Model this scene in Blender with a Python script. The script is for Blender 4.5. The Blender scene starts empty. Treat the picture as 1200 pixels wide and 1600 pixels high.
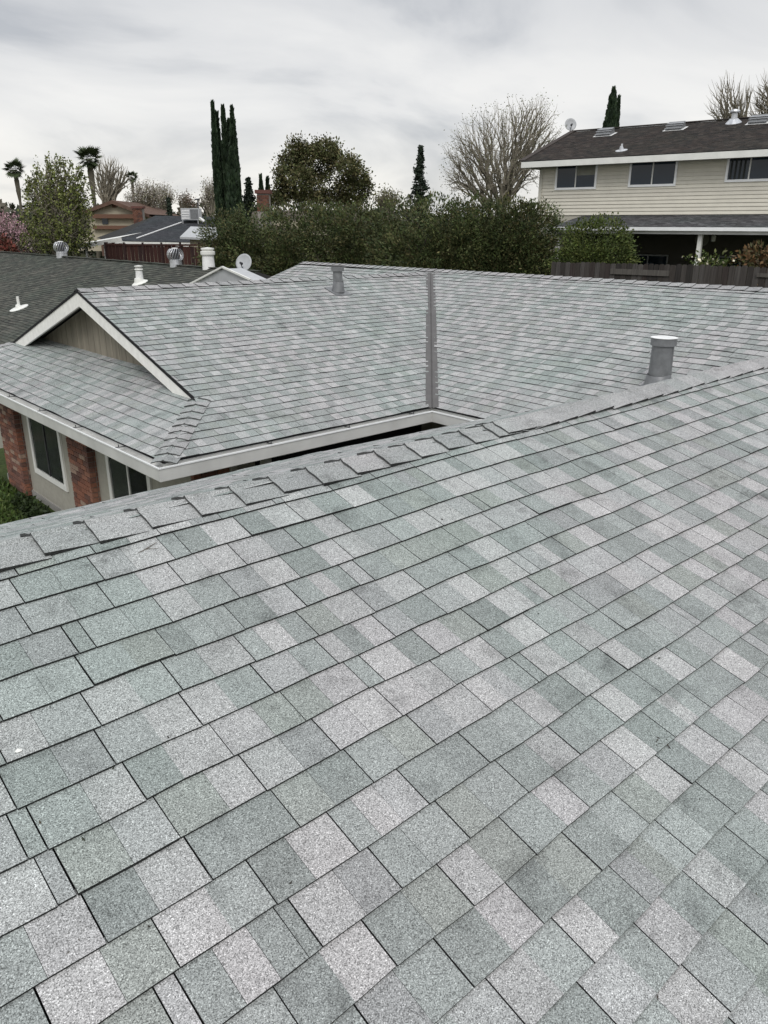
import bpy, math, random
import numpy as np
from mathutils import Vector, Matrix, noise as mnoise

random.seed(11); np.random.seed(11)
RNG = random.Random(5)
scene = bpy.context.scene
col = scene.collection

# ------------------------------------------------------------------ camera
AZ = math.radians(47.6); PITCH = math.radians(20.29); ROLL = math.radians(.267); FPX = 1204.0
FW = Vector((math.cos(AZ), math.sin(AZ), 0)); RT = Vector((math.sin(AZ), -math.cos(AZ), 0)); UPV = Vector((0, 0, 1))
cF = FW * math.cos(PITCH) - UPV * math.sin(PITCH)
cUp = FW * math.sin(PITCH) + UPV * math.cos(PITCH)
cR = RT * math.cos(ROLL) + cUp * math.sin(ROLL)
cU = -RT * math.sin(ROLL) + cUp * math.cos(ROLL)
cam_d = bpy.data.cameras.new('camera'); cam = bpy.data.objects.new('camera', cam_d); col.objects.link(cam)
cam.matrix_world = Matrix(((cR.x, cU.x, -cF.x, 0), (cR.y, cU.y, -cF.y, 0), (cR.z, cU.z, -cF.z, 0), (0, 0, 0, 1)))
cam_d.sensor_fit = 'VERTICAL'; cam_d.sensor_height = 36; cam_d.lens = FPX / 1600 * 36
cam_d.clip_start = .05; cam_d.clip_end = 3000
scene.camera = cam

# ------------------------------------------------------------------ world, sun, exposure
SUN_EL = math.radians(44); SUN_DIR = (RT * .02 - FW * 1.0).normalized()      # horizontal direction towards the sun
world = bpy.data.worlds.new('World'); scene.world = world; world.use_nodes = True
wt = world.node_tree; wt.nodes.clear()
def wn(t, **k):
    n = wt.nodes.new(t)
    for a, b in k.items(): setattr(n, a, b)
    return n
out = wn('ShaderNodeOutputWorld')
sky = wn('ShaderNodeTexSky', sky_type='NISHITA', sun_disc=False)
sky.sun_elevation = SUN_EL; sky.sun_rotation = math.atan2(SUN_DIR.x, SUN_DIR.y)
bg1 = wn('ShaderNodeBackground'); bg1.inputs['Strength'].default_value = .1
bg2 = wn('ShaderNodeBackground'); bg2.inputs['Strength'].default_value = 1.0
mix = wn('ShaderNodeMixShader'); mix.inputs[0].default_value = .93
tc = wn('ShaderNodeTexCoord'); sep = wn('ShaderNodeSeparateXYZ')
wt.links.new(tc.outputs['Generated'], sep.inputs[0])
grad = wn('ShaderNodeValToRGB')
cr = grad.color_ramp
cr.elements[0].position = 0; cr.elements[0].color = (.78, .765, .735, 1)
cr.elements[1].position = 1; cr.elements[1].color = (1.12, 1.15, 1.2, 1)
for p_, c_ in ((.06, (.79, .775, .75)), (.12, (.72, .715, .71)), (.25, (.62, .625, .635)), (.5, (.84, .86, .88))):
    e = cr.elements.new(p_); e.color = (*c_, 1)
wt.links.new(sep.outputs['Z'], grad.inputs[0])
# cloud sheet seen from below: direction divided by its height
mz = wn('ShaderNodeMath', operation='MAXIMUM'); mz.inputs[1].default_value = 0.0
az_ = wn('ShaderNodeMath', operation='ADD'); az_.inputs[1].default_value = .30
wt.links.new(sep.outputs['Z'], mz.inputs[0]); wt.links.new(mz.outputs[0], az_.inputs[0])
comb = wn('ShaderNodeCombineXYZ')
for i_, ax in enumerate('XY'):
    d_ = wn('ShaderNodeMath', operation='DIVIDE')
    wt.links.new(sep.outputs[ax], d_.inputs[0]); wt.links.new(az_.outputs[0], d_.inputs[1]); wt.links.new(d_.outputs[0], comb.inputs[i_])
nz = wn('ShaderNodeTexNoise'); nz.inputs['Scale'].default_value = 1.5; nz.inputs['Detail'].default_value = 6; nz.inputs['Roughness'].default_value = .52
nz.inputs['Distortion'].default_value = .5
mp = wn('ShaderNodeMapping'); mp.inputs['Rotation'].default_value = (0, 0, .7); mp.inputs['Scale'].default_value = (.8, 1.15, 1); mp.inputs['Location'].default_value = (3.1, 1.7, 0)
wt.links.new(comb.outputs[0], mp.inputs[0]); wt.links.new(mp.outputs[0], nz.inputs['Vector'])
rmp = wn('ShaderNodeValToRGB'); rc = rmp.color_ramp
rc.elements[0].position = .34; rc.elements[0].color = (.68, .70, .735, 1)
rc.elements[1].position = .64; rc.elements[1].color = (1.13, 1.12, 1.10, 1)
e = rc.elements.new(.5); e.color = (1.0, 1.0, 1.0, 1)
wt.links.new(nz.outputs['Fac'], rmp.inputs[0])
mul = wn('ShaderNodeMixRGB', blend_type='MULTIPLY'); mul.inputs[0].default_value = 1
wt.links.new(grad.outputs[0], mul.inputs[1]); wt.links.new(rmp.outputs[0], mul.inputs[2])
wt.links.new(mul.outputs[0], bg2.inputs['Color']); wt.links.new(sky.outputs[0], bg1.inputs['Color'])
wt.links.new(bg1.outputs[0], mix.inputs[1]); wt.links.new(bg2.outputs[0], mix.inputs[2]); wt.links.new(mix.outputs[0], out.inputs[0])

sun_d = bpy.data.lights.new('sun', 'SUN'); sun_d.energy = 1.3; sun_d.angle = math.radians(22); sun_d.color = (1, .97, .93)
sun = bpy.data.objects.new('sun', sun_d); col.objects.link(sun)
sd = Vector((SUN_DIR.x * math.cos(SUN_EL), SUN_DIR.y * math.cos(SUN_EL), math.sin(SUN_EL)))
sun.rotation_euler = (-sd).to_track_quat('-Z', 'Y').to_euler()

scene.view_settings.view_transform = 'Standard'; scene.view_settings.look = 'None'
scene.view_settings.gamma = 1; scene.view_settings.use_curve_mapping = False; scene.view_settings.exposure = 0.2
scene.render.engine = 'CYCLES'; scene.cycles.use_denoising = True; scene.cycles.max_bounces = 6

# ------------------------------------------------------------------ measuring helpers (sight lines into the place)
def ray(x, y): return cR * (x - 600) + cU * (800 - y) + cF * FPX
def at_depth(x, y, D): r = ray(x, y); return r * (D / r.dot(FW))
def at_x(x, y, X): r = ray(x, y); return r * (X / r.x)
def at_y(x, y, Y): r = ray(x, y); return r * (Y / r.y)
def at_plane(x, y, P0, n): r = ray(x, y); return r * (P0.dot(n) / r.dot(n))
def project(P):
    z = P.dot(cF)
    if z <= .02: return None
    return 600 + FPX * P.dot(cR) / z, 800 - FPX * P.dot(cU) / z, z
def ss(t): t = min(1, max(0, t)); return t * t * (3 - 2 * t)

GZ = -4.5
def ground_z(x, y):
    up = 1.5 * ss((x - 14) / 6) * (1 - ss((y - 23) / 8))
    dn = -1.5 * ss((y - 17) / 5) * (1 - ss((x - 19) / 6)) * (1 - ss((y - 60) / 30))
    return GZ + up + dn

# ------------------------------------------------------------------ materials
def new_mat(name, rough=.8, spec=.3, metallic=0.0):
    m = bpy.data.materials.new(name); m.use_nodes = True
    b = m.node_tree.nodes['Principled BSDF']
    b.inputs['Roughness'].default_value = rough; b.inputs['Specular IOR Level'].default_value = spec; b.inputs['Metallic'].default_value = metallic
    return m, m.node_tree, b
def N(nt, t, **k):
    n = nt.nodes.new(t)
    for a, b in k.items(): setattr(n, a, b)
    return n
def position(nt): return N(nt, 'ShaderNodeNewGeometry').outputs['Position']
def noise_node(nt, scale, detail=2, rough=.5, vec=None, stretch=None):
    n = N(nt, 'ShaderNodeTexNoise'); n.inputs['Scale'].default_value = scale; n.inputs['Detail'].default_value = detail; n.inputs['Roughness'].default_value = rough
    v = vec or position(nt)
    if stretch:
        mpn = N(nt, 'ShaderNodeMapping'); mpn.inputs['Scale'].default_value = stretch; nt.links.new(v, mpn.inputs[0]); v = mpn.outputs[0]
    nt.links.new(v, n.inputs['Vector']); return n.outputs['Fac']
def ramp(nt, src, stops):
    r = N(nt, 'ShaderNodeValToRGB'); c = r.color_ramp
    def rgba(v): return (v, v, v, 1) if isinstance(v, (int, float)) else (*v, 1)
    c.elements[0].position, c.elements[0].color = stops[0][0], rgba(stops[0][1])
    c.elements[1].position, c.elements[1].color = stops[-1][0], rgba(stops[-1][1])
    for p, v in stops[1:-1]: c.elements.new(p).color = rgba(v)
    nt.links.new(src, r.inputs[0]); return r.outputs[0]
def mixc(nt, a, b, fac=1.0, mode='MULTIPLY'):
    m = N(nt, 'ShaderNodeMixRGB', blend_type=mode)
    for i, v in ((0, fac), (1, a), (2, b)):
        if isinstance(v, (int, float)): m.inputs[i].default_value = v if i == 0 else (v, v, v, 1)
        elif isinstance(v, tuple): m.inputs[i].default_value = (*v, 1)
        else: nt.links.new(v, m.inputs[i])
    return m.outputs[0]
def bump(nt, b, src, strength, dist):
    n = N(nt, 'ShaderNodeBump'); n.inputs['Strength'].default_value = strength; n.inputs['Distance'].default_value = dist
    nt.links.new(src, n.inputs['Height']); nt.links.new(n.outputs[0], b.inputs['Normal'])
def tint(nt):
    a = N(nt, 'ShaderNodeAttribute'); a.attribute_name = 'tint'; return a.outputs['Color']

def shingle_mat(name, grain=1.0, wash=.05):
    m, nt, b = new_mat(name, .95, .15)
    g1 = noise_node(nt, 330, 2, .75)
    v = N(nt, 'ShaderNodeTexVoronoi'); v.inputs['Scale'].default_value = 400; nt.links.new(position(nt), v.inputs['Vector'])
    vs = N(nt, 'ShaderNodeSeparateColor'); nt.links.new(v.outputs['Color'], vs.inputs[0])
    lo, hi = 1 - .6 * grain, 1 + .54 * grain
    c = mixc(nt, tint(nt), ramp(nt, g1, [(.30, lo), (.5, 1.0), (.70, hi)]))
    c = mixc(nt, c, ramp(nt, vs.outputs[0], [(0, 1 - .64 * grain), (.4, .95), (.86, 1.05), (1, 1 + .68 * grain)]))
    big = noise_node(nt, .55, 3)
    c = mixc(nt, c, ramp(nt, big, [(.38, (1 - wash * .9, 1.0, 1 - wash * .35)), (.5, 1.0), (.62, (1 + wash * .35, 1 - wash * .1, 1.0))]))
    sc = noise_node(nt, 6, 4, .6)
    c = mixc(nt, c, ramp(nt, sc, [(.30, .72), (.45, 1.0), (.58, 1.0), (.72, 1.16)]))
    st = noise_node(nt, 2.6, 5, .7)
    c = mixc(nt, c, ramp(nt, st, [(.27, .58), (.37, 1.0), (.66, 1.0), (.76, 1.12)]))
    nt.links.new(c, b.inputs['Base Color'])
    bump(nt, b, g1, .5, .002)
    return m
M = {}
M['shingle'] = shingle_mat('grey_granule_shingle')
M['far_shingle'] = shingle_mat('weathered_dark_shingle', .5, .06)
def plain(name, colr, rough=.8, spec=.3, metallic=0, nscale=None, amount=.15, stretch=None, bmp=0, detail=3):
    m, nt, b = new_mat(name, rough, spec, metallic)
    if nscale:
        f = noise_node(nt, nscale, detail, .6, stretch=stretch)
        c = mixc(nt, colr, ramp(nt, f, [(.3, 1 - amount), (.7, 1 + amount)]))
        nt.links.new(c, b.inputs['Base Color'])
        if bmp: bump(nt, b, f, bmp, .01)
    else: b.inputs['Base Color'].default_value = (*colr, 1)
    M[name] = m; return m
def tinted(name, rough=.8, nscale=5, amount=.15, spec=.3, stretch=None, bmp=.2):
    m, nt, b = new_mat(name, rough, spec)
    f = noise_node(nt, nscale, 3, .6, stretch=stretch)
    nt.links.new(mixc(nt, tint(nt), ramp(nt, f, [(.3, 1 - amount), (.7, 1 + amount)])), b.inputs['Base Color'])
    if bmp: bump(nt, b, f, bmp, .01)
    M[name] = m; return m
plain('deck', (.018, .018, .017), .95)
plain('white_paint', (.74, .74, .70), .55, .4, nscale=3, amount=.07)
plain('rake_paint', (.84, .83, .79), .6, .3, nscale=9, amount=.08, bmp=.1)
plain('gutter_paint', (.63, .63, .61), .35, .5, nscale=2, amount=.12)
plain('gutter_lip', (.85, .86, .86), .25, .6, nscale=6, amount=.05)
plain('black_felt', (.012, .012, .013), .9)
plain('stucco', (.36, .345, .295), .9, .2, nscale=14, amount=.08, bmp=.15)
plain('gable_siding', (.25, .225, .18), .85, .2, nscale=8, amount=.22, stretch=(1, 1, .12), bmp=.2)
plain('mortar', (.26, .24, .22), .95, nscale=30, amount=.15)
plain('flashing', (.105, .10, .098), .6, .3, .0, nscale=5, amount=.12)
plain('vent_grey', (.17, .175, .18), .45, .5, .2, nscale=9, amount=.2)
plain('galvanised', (.55, .56, .58), .35, .5, .6, nscale=7, amount=.18)
plain('galvanised_bright', (.78, .78, .77), .5, .4, nscale=7, amount=.12)
plain('dish_grey', (.42, .43, .44), .5, .4, nscale=6, amount=.08)
plain('dark_metal', (.05, .05, .055), .5)
plain('curtain', (.035, .038, .036), .9, nscale=9, amount=.25, stretch=(9, 9, .3))
plain('blind_slat', (.05, .053, .046), .8, nscale=4, amount=.1)
plain('room_dark', (.02, .02, .022), .9)
plain('wood_post', (.42, .41, .37), .8, nscale=5, amount=.15)
plain('bark', (.10, .085, .07), .95, nscale=6, amount=.3, stretch=(1, 1, .3))
plain('twig_bark', (.20, .18, .14), .95, nscale=3, amount=.2)
plain('palm_trunk', (.10, .09, .07), .95, nscale=9, amount=.3, stretch=(1, 1, 3))
plain('concrete', (.33, .32, .30), .9, nscale=4, amount=.15)
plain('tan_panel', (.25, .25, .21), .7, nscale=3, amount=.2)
plain('cushion', (.10, .10, .11), .9)
plain('terracotta', (.115, .07, .052), .9, nscale=2, amount=.25)
plain('cream_wall', (.42, .38, .29), .9, nscale=2, amount=.06)
plain('brown_trim', (.14, .075, .05), .8)
plain('soffit', (.20, .19, .17), .85)
tinted('brick', .92, 28, .25)
tinted('siding', .7, 3, .05, bmp=.05)
tinted('picket', .92, 5, .3, stretch=(6, 6, .35))
tinted('leaf', .65, .9, .28, bmp=0, spec=.25)
m, nt, b = new_mat('glass_pane', .05, .5); b.inputs['Base Color'].default_value = (.018, .030, .045, 1); b.inputs['IOR'].default_value = 1.45; M['glass'] = m
m, nt, b = new_mat('clear_glass', .03, .15); b.inputs['Base Color'].default_value = (.9, .93, .92, 1); b.inputs['Transmission Weight'].default_value = 1.0; b.inputs['IOR'].default_value = 1.08; M['clear_glass'] = m
m, nt, b = new_mat('ground_cover', .95, .1)
f1 = noise_node(nt, .35, 5, .6); f2 = noise_node(nt, 14, 3, .7)
c = ramp(nt, f1, [(.35, (.035, .052, .018)), (.5, (.05, .07, .022)), (.65, (.10, .085, .05))])
nt.links.new(mixc(nt, c, ramp(nt, f2, [(.3, .6), (.7, 1.35)])), b.inputs['Base Color']); bump(nt, b, f2, .6, .03); M['ground'] = m

# ------------------------------------------------------------------ mesh builder
class MB:
    def __init__(s): s.v = []; s.f = []; s.c = []
    def add(s, vs, fs, c=(1, 1, 1)):
        o = len(s.v); s.v += [tuple(p) for p in vs]
        for f in fs: s.f.append(tuple(o + i for i in f)); s.c.append(c)
    def poly(s, pts, c=(1, 1, 1)): s.add(pts, [tuple(range(len(pts)))], c)
    def box(s, O, U, V, W, c=(1, 1, 1)):          # O corner, three edge vectors
        O, U, V, W = map(Vector, (O, U, V, W))
        vs = [O, O + U, O + U + V, O + V, O + W, O + U + W, O + U + V + W, O + V + W]
        s.add(vs, [(0, 3, 2, 1), (4, 5, 6, 7), (0, 1, 5, 4), (1, 2, 6, 5), (2, 3, 7, 6), (3, 0, 4, 7)] if U.cross(V).dot(W) > 0 else
              [(0, 1, 2, 3), (4, 7, 6, 5), (0, 4, 5, 1), (1, 5, 6, 2), (2, 6, 7, 3), (3, 7, 4, 0)], c)
    def bar(s, A, B, w, h, up=(0, 0, 1), c=(1, 1, 1)):
        A, B = Vector(A), Vector(B); d = B - A; side = d.cross(Vector(up)).normalized() * w; u = side.cross(d).normalized() * h
        s.box(A - side / 2 - u / 2, d, side, u, c)
    def tube(s, A, B, r0, r1, n=8, c=(1, 1, 1), caps=True):
        A, B = Vector(A), Vector(B); d = (B - A)
        if d.length < 1e-6: return
        d.normalize(); a = d.orthogonal().normalized(); b = d.cross(a); o = len(s.v)
        for P, r in ((A, r0), (B, r1)):
            for k in range(n):
                t = 2 * math.pi * k / n; s.v.append(tuple(P + a * (r * math.cos(t)) + b * (r * math.sin(t))))
        for k in range(n):
            s.f.append((o + k, o + (k + 1) % n, o + n + (k + 1) % n, o + n + k)); s.c.append(c)
        if caps: s.f.append(tuple(o + n - 1 - k for k in range(n))); s.c.append(c); s.f.append(tuple(o + n + k for k in range(n))); s.c.append(c)
    def lathe(s, base, prof, n=20, axis=(0, 0, 1), c=(1, 1, 1)):
        base = Vector(base); d = Vector(axis).normalized(); a = d.orthogonal().normalized(); b = d.cross(a); o = len(s.v)
        for r, h in prof:
            for k in range(n):
                t = 2 * math.pi * k / n; s.v.append(tuple(base + d * h + a * (r * math.cos(t)) + b * (r * math.sin(t))))
        for i in range(len(prof) - 1):
            for k in range(n):
                s.f.append((o + i * n + k, o + i * n + (k + 1) % n, o + (i + 1) * n + (k + 1) % n, o + (i + 1) * n + k)); s.c.append(c)
    def build(s, name, mat, parent=None, smooth=False, kind=None, centre=True):
        me = bpy.data.meshes.new(name); vs = np.array(s.v, dtype=float)
        ctr = (vs.min(0) + vs.max(0)) / 2 if centre else np.zeros(3)
        if parent is None and centre: ctr[2] = vs[:, 2].min()
        me.from_pydata((vs - ctr).tolist(), [], s.f)
        at = me.attributes.new('tint', 'FLOAT_COLOR', 'FACE')
        at.data.foreach_set('color', np.array([(*c, 1) for c in s.c], dtype=np.float32).ravel())
        if smooth: me.polygons.foreach_set('use_smooth', [True] * len(me.polygons))
        me.materials.append(M[mat] if isinstance(mat, str) else mat); me.update()
        o = bpy.data.objects.new(name, me); col.objects.link(o)
        if parent is not None: o.parent = parent; o.location = Vector(ctr) - world_loc(parent)
        else: o.location = ctr
        if kind: o['kind'] = kind
        return o
def world_loc(o):
    p = Vector((0, 0, 0))
    while o: p += o.location; o = o.parent
    return p
def empty(name, loc, label, cat, group=None):
    o = bpy.data.objects.new(name, None); col.objects.link(o); o.location = loc; o.empty_display_size = .3
    o['label'] = label; o['category'] = cat
    if group: o['group'] = group
    return o
def tag(o, label, cat, group=None):
    o['label'] = label; o['category'] = cat
    if group: o['group'] = group
    return o

# ------------------------------------------------------------------ ground
g = MB(); xs = sorted(set([-900, -400, -150, -60] + list(np.arange(-20, 80, 2.0)) + [100, 150, 300, 600, 1200])); nx = len(xs)
for y in xs:
    for x in xs: g.v.append((x, y, ground_z(x, y)))
for j in range(nx - 1):
    for i in range(nx - 1): g.f.append((j * nx + i, j * nx + i + 1, (j + 1) * nx + i + 1, (j + 1) * nx + i)); g.c.append((1, 1, 1))
go = g.build('ground', 'ground', centre=False); go['kind'] = 'structure'; go.location = (0, 0, 0)

# ------------------------------------------------------------------ shingle roofs
T3 = 1 / 3.0
EXPO, TAB = .143, .264
LIGHT = [(.318, .315, .312), (.305, .301, .30), (.29, .292, .288), (.33, .327, .323)]
GREEN = [(.226, .243, .235), (.204, .220, .212), (.248, .264, .256), (.214, .230, .223), (.226, .24, .226)]
GREY = [(.262, .27, .266), (.238, .244, .242), (.285, .288, .286)]
def pick_tints(r, n):
    res = []
    last = None
    for _ in range(n):
        q = r.random(); q = r.random() if last is not None and (q < .27) == last else q
        last = q < .27; base = r.choice(LIGHT) if q < .27 else (r.choice(GREEN) if q < .80 else r.choice(GREY))
        k = r.uniform(.93, 1.07) * 1.33; res.append(tuple(x * k for x in base))
    return res
def soft_tints(r, n):
    return [tuple((a * .82 + b_ * .18) * 1.04 for a, b_ in zip(t, (.315, .322, .319))) for t in pick_tints(r, n)]
def dark_tints(pal):
    def f(r, n):
        o = []
        for _ in range(n):
            b = r.choice(pal); k = r.uniform(.8, 1.2); o.append(tuple(x * k for x in b))
        return o
    return f
def course_tabs(O, U, V, v_len, lim, seed, tab=TAB, expo=EXPO, tints=pick_tints, thick=.009, gap=(.003, .005), wob=1.0, slivers=.07, hscale=1.0, fine=1.0):
    """list of tabs; lim(v) -> (u0, u1). Each tab: (list of strips), strip = (corner points low-left, low-right, up-right, up-left, tint)"""
    r = random.Random(seed); Nn = U.cross(V).normalized()
    if Nn.z < 0: Nn = -Nn
    tabs = []; n = int(math.ceil(v_len / expo)); over = .016; phase_ = 0
    def P(u, v, h):
        w = mnoise.noise(Vector((u * .9 + seed, v * 1.1, 0))) * .012 * wob + mnoise.noise(Vector((u * 3.1, v * 2.0 + seed, 5))) * .003 * wob
        return O + U * u + V * v + Nn * (h + w)
    for k in range(n):
        v0 = k * expo; v1 = min(v_len, v0 + expo)
        a0, b0 = lim(v0); a1, b1 = lim(min(v_len, v1))
        lo, hi = min(a0, a1), max(b0, b1)
        if hi - lo < .02 or v1 - v0 < .02: continue
        phase_ = (phase_ + r.choice((.33, .40, .48, .62))) % 1 if k else r.random()
        u = phase_ * tab + math.floor(lo / tab) * tab - tab
        cuts = []
        while u < hi + tab:
            w = tab * r.uniform(.975, 1.025)
            q = r.random()
            if q < slivers: w = r.uniform(.04, .075)
            elif q < slivers * 1.4: w = tab * r.uniform(.5, .75)
            cuts.append((u, w)); u += w
        for (uu, w) in cuts:
            g_ = r.uniform(*gap); x0, x1 = uu, uu + w - g_
            ns = 1 if w < .12 else (2 if r.random() < .93 else 3)
            cs = sorted([x0, x1] + [x0 + (x1 - x0) * (j + r.uniform(-.16, .16)) / ns for j in range(1, ns)])
            tn = tints(r, ns); tj = [r.uniform(-.0018, .0018) * wob for _ in range(2)]; lift = r.uniform(0, .0016) + (r.random() < .05) * .004; strips = []; gr1 = .0011 * fine * (r.random() < .7)
            for j in range(len(cs) - 1):
                s0, s1 = cs[j] + (gr1 if j else 0), cs[j + 1]
                c = []
                def dv(u_): return (mnoise.noise(Vector((u_ * 2.6, k * 7.7, seed))) * .009 + mnoise.noise(Vector((u_ * 9, k * 3.7, seed + 3))) * .003) * wob
                for (uq, vq, top) in ((s0, v0, 0), (s1, v0, 0), (s1, v1, 1), (s0, v1, 1)):
                    a, b = (a1, b1) if top else (a0, b0)
                    c.append((min(max(uq, a), b), vq, top))
                if c[1][0] - c[0][0] < .004 and c[2][0] - c[3][0] < .004: continue
                pts = []
                for (uq, vq, top) in c:
                    if top: pts.append(P(uq, min(vq + over + dv(uq), v_len), .0006))
                    else: pts.append(P(uq, vq + dv(uq) + tj[0], (thick + lift) * hscale))
                low = [P(c[0][0], v0 + dv(c[0][0]) + tj[0], -.0005), P(c[1][0], v0 + dv(c[1][0]) + tj[0], -.0005)]
                strips.append((pts, low, tn[j]))
            if strips: tabs.append(strips)
    return tabs, Nn
CAPEDGE = (.095, .095, .095)
EDGE = (.035, .035, .035)          # cut asphalt edge, no granules; also the painted shadow wedges under caps
def emit_tab(mb, strips, Nn):
    for i, (p, low, t) in enumerate(strips):
        mb.poly([p[0], p[1], p[2], p[3]], t)
        mb.poly([low[0], low[1], p[1], p[0]], EDGE)
        d = Nn * .005
        if i == 0: mb.poly([p[3] - d, low[0], p[0], p[3]], EDGE)
        if i == len(strips) - 1: mb.poly([low[1], p[2] - d, p[2], p[1]], EDGE)
def screen_area(strips):
    a = 0
    for p, _, _ in strips:
        q = [project(x) for x in p]
        if any(x is None for x in q): return 0
        cx = sum(x[0] for x in q) / 4; cy = sum(x[1] for x in q) / 4
        if not (-10 < cx < 1210 and -10 < cy < 1610): return 0
        a += abs(sum(q[i][0] * q[(i + 1) % 4][1] - q[(i + 1) % 4][0] * q[i][1] for i in range(4))) / 2
    return a

# key levels of our U-shaped house
ZE = -2.28
XE, YE = 7.4, 7.15                 # inner eave lines of the right wing and of the left wing
DL = 4.25; YRL = YE + DL; ZRL = ZE + DL * T3          # left wing ridge
DR = 4.40; XRR = XE + DR; ZRR = ZE + DR * T3          # right wing ridge
YRN, ZRN = 2.765, -1.068                                # near ridge
XS = 3.45                                             # skirt eave under the gable
XG = 4.45                                             # rake of the gable
YFAR = YRL + DL
EX, EY, EZ = Vector((1, 0, 0)), Vector((0, 1, 0)), Vector((0, 0, 1))
SL = math.sqrt(10) / 3

house = empty('house', (7.5, 9, GZ), 'U-shaped single-storey house with new pale grey shingle roof, photographed from its own roof', 'house')
slopes = {}
def deck(name, pts, down=.020, th=.008):
    mb = MB(); q = [Vector(p) - EZ * down for p in pts]; mb.poly(q); mb.poly([p - EZ * th for p in reversed(q)])
    for i in range(len(q)):
        a, b_ = q[i], q[(i + 1) % len(q)]; mb.poly([a, a - EZ * th, b_ - EZ * th, b_])
    o = mb.build(name, 'deck', house); slopes[name] = o; return o
# near slope (camera stands on it): eave at Y=-1.3, ridge YRN, facing -Y
TN = (ZRN + 1.993) / YRN
def zn(y): return ZRN - (YRN - y) * TN
LN = math.hypot(1, TN)
Vn = Vector((0, 1, TN)).normalized(); ynear = -1.25
XL0 = -3.4
near_o = Vector((0, ynear, zn(ynear)))
near_len = (YRN - ynear) * LN
def xv_near(y): return XE + 3 * (zn(y) - ZE)
phase = ((0.0 - ynear) * LN / EXPO)                    # align courses with the photograph
off = (0.17 + phase) % 1
near_o = near_o + Vn * (off * EXPO - EXPO)
near_len = (YRN - near_o.y) * LN
allt = []
def lim_near(v): return XL0, xv_near(near_o.y + v / LN) - .02
t, n_ = course_tabs(near_o, EX, Vn, near_len, lim_near, 3); allt.append(('near_roof_slope', t, n_, 'near'))
deck('roof_slope', [(XL0, near_o.y + .03, zn(near_o.y + .03)), (xv_near(near_o.y), near_o.y + .03, zn(near_o.y + .03)), (xv_near(YRN), YRN, ZRN), (XL0, YRN, ZRN)]); D_near = slopes['roof_slope']
# near back slope facing +Y
YB = 6.3; TB = .336; zb = lambda y: ZRN - (y - YRN) * TB
LB = math.hypot(1, TB); Vb = Vector((0, -1, TB)).normalized()
xvb = lambda y: XE + 3 * (zb(y) - ZE)
t, n_ = course_tabs(Vector((0, YB, zb(YB))), EX, Vb, (YB - YRN) * LB, lambda v: (XL0, xvb(YB - v / LB) - .02), 4, wob=1.4)
for strips in t:
    for p, low, _ in strips:
        for q in p + low: q.z -= .09 * ss((q.x - 4.5) / 4) * ss((q.y - YRN) / .7)
allt.append(('b', t, n_, 'back'))
D_back = deck('roof_slope', [(XL0, YB - .02, zb(YB - .02)), (XL0, YRN, ZRN), (xvb(YRN), YRN, ZRN), (xvb(YB), YB - .02, zb(YB - .02))], .11)
# left wing slope facing -Y
VF = .05                                              # shingles stop this far from the valley line
Vl = Vector((0, 1, T3)).normalized()
def lim_left(v):
    y = v / SL                                        # plan distance from the eave
    left = XS + y if y < 1.02 else XG
    return left, XE + y - VF * 1.414
t, n_ = course_tabs(Vector((0, YE, ZE)), EX, Vl, DL * SL, lim_left, 5, tints=soft_tints); allt.append(('l', t, n_, 'left'))
D_left = deck('roof_slope', [(XS, YE + .02, ZE + .007), (XE, YE + .02, ZE + .007), (XE + DL, YRL, ZRL), (XG + .01, YRL, ZRL), (XG + .01, YE + 1.0, ZE + .333)])
# left wing far slope facing +Y
Vlf = Vector((0, -1, T3)).normalized()
def lim_lfar(v):
    y = v / SL; left = XS + y if y < 1.02 else XG
    return left, XE + 1.5
t, n_ = course_tabs(Vector((0, YFAR, ZE)), EX, Vlf, DL * SL, lim_lfar, 6, tints=soft_tints); allt.append(('lf', t, n_, 'leftfar'))
D_lfar = deck('roof_slope', [(XS, YFAR, ZE), (XG, YFAR - 1, ZE + .333), (XG + .01, YRL, ZRL), (XRR, YRL, ZRL), (XRR, YFAR, ZE)])
# right wing slope facing -X (valley on its left, joins near wing on the right)
Vr = Vector((1, 0, T3)).normalized(); YR0 = -9.0
TVR = DL / DL
def lim_right(v):
    x = v / SL; y_far = (YE + x + 0.0) if x < DL else YFAR - .0
    # the part beyond the left ridge continues to the gable end
    hi = YE + x - VF * 1.414 if x < DL else YFAR + .25
    return YR0, hi
t, n_ = course_tabs(Vector((XE, 0, ZE)), EY, Vr, DR * SL, lim_right, 7, tints=soft_tints)
# drop the tabs that would lie under the near wing
tt = []
for s in t:
    p = s[0][0][0]
    znear = min(zn(p.y), zb(p.y))
    if p.z > znear - .26: tt.append(s)
allt.append(('r', tt, n_, 'right'))
D_right = deck('roof_slope', [(XE + .02, YR0, ZE + .007), (XRR, YR0, ZRR), (XRR, YFAR + .25, ZRR), (XE + DL, YFAR + .25, ZE + DL * T3 - .0), (XE + DL, YRL, ZRL), (XE + .02, YE, ZE + .007)])
# piece of the right wing roof that shows past the left ridge (facing -X, above the left wing's far slope)
def lim_rx(v):
    return YRL, YFAR + .25
# right wing: outer slope facing +X
Vro = Vector((-1, 0, T3)).normalized()
t, n_ = course_tabs(Vector((XRR + DR, 0, ZE)), EY, Vro, DR * SL, lambda v: (YR0, YFAR + .25), 8, slivers=.03); allt.append(('ro', t, n_, 'rightouter'))
D_rout = deck('roof_slope', [(XRR, YR0, ZRR), (XRR + DR, YR0, ZE), (XRR + DR, YFAR + .25, ZE), (XRR, YFAR + .25, ZRR)])
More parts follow.
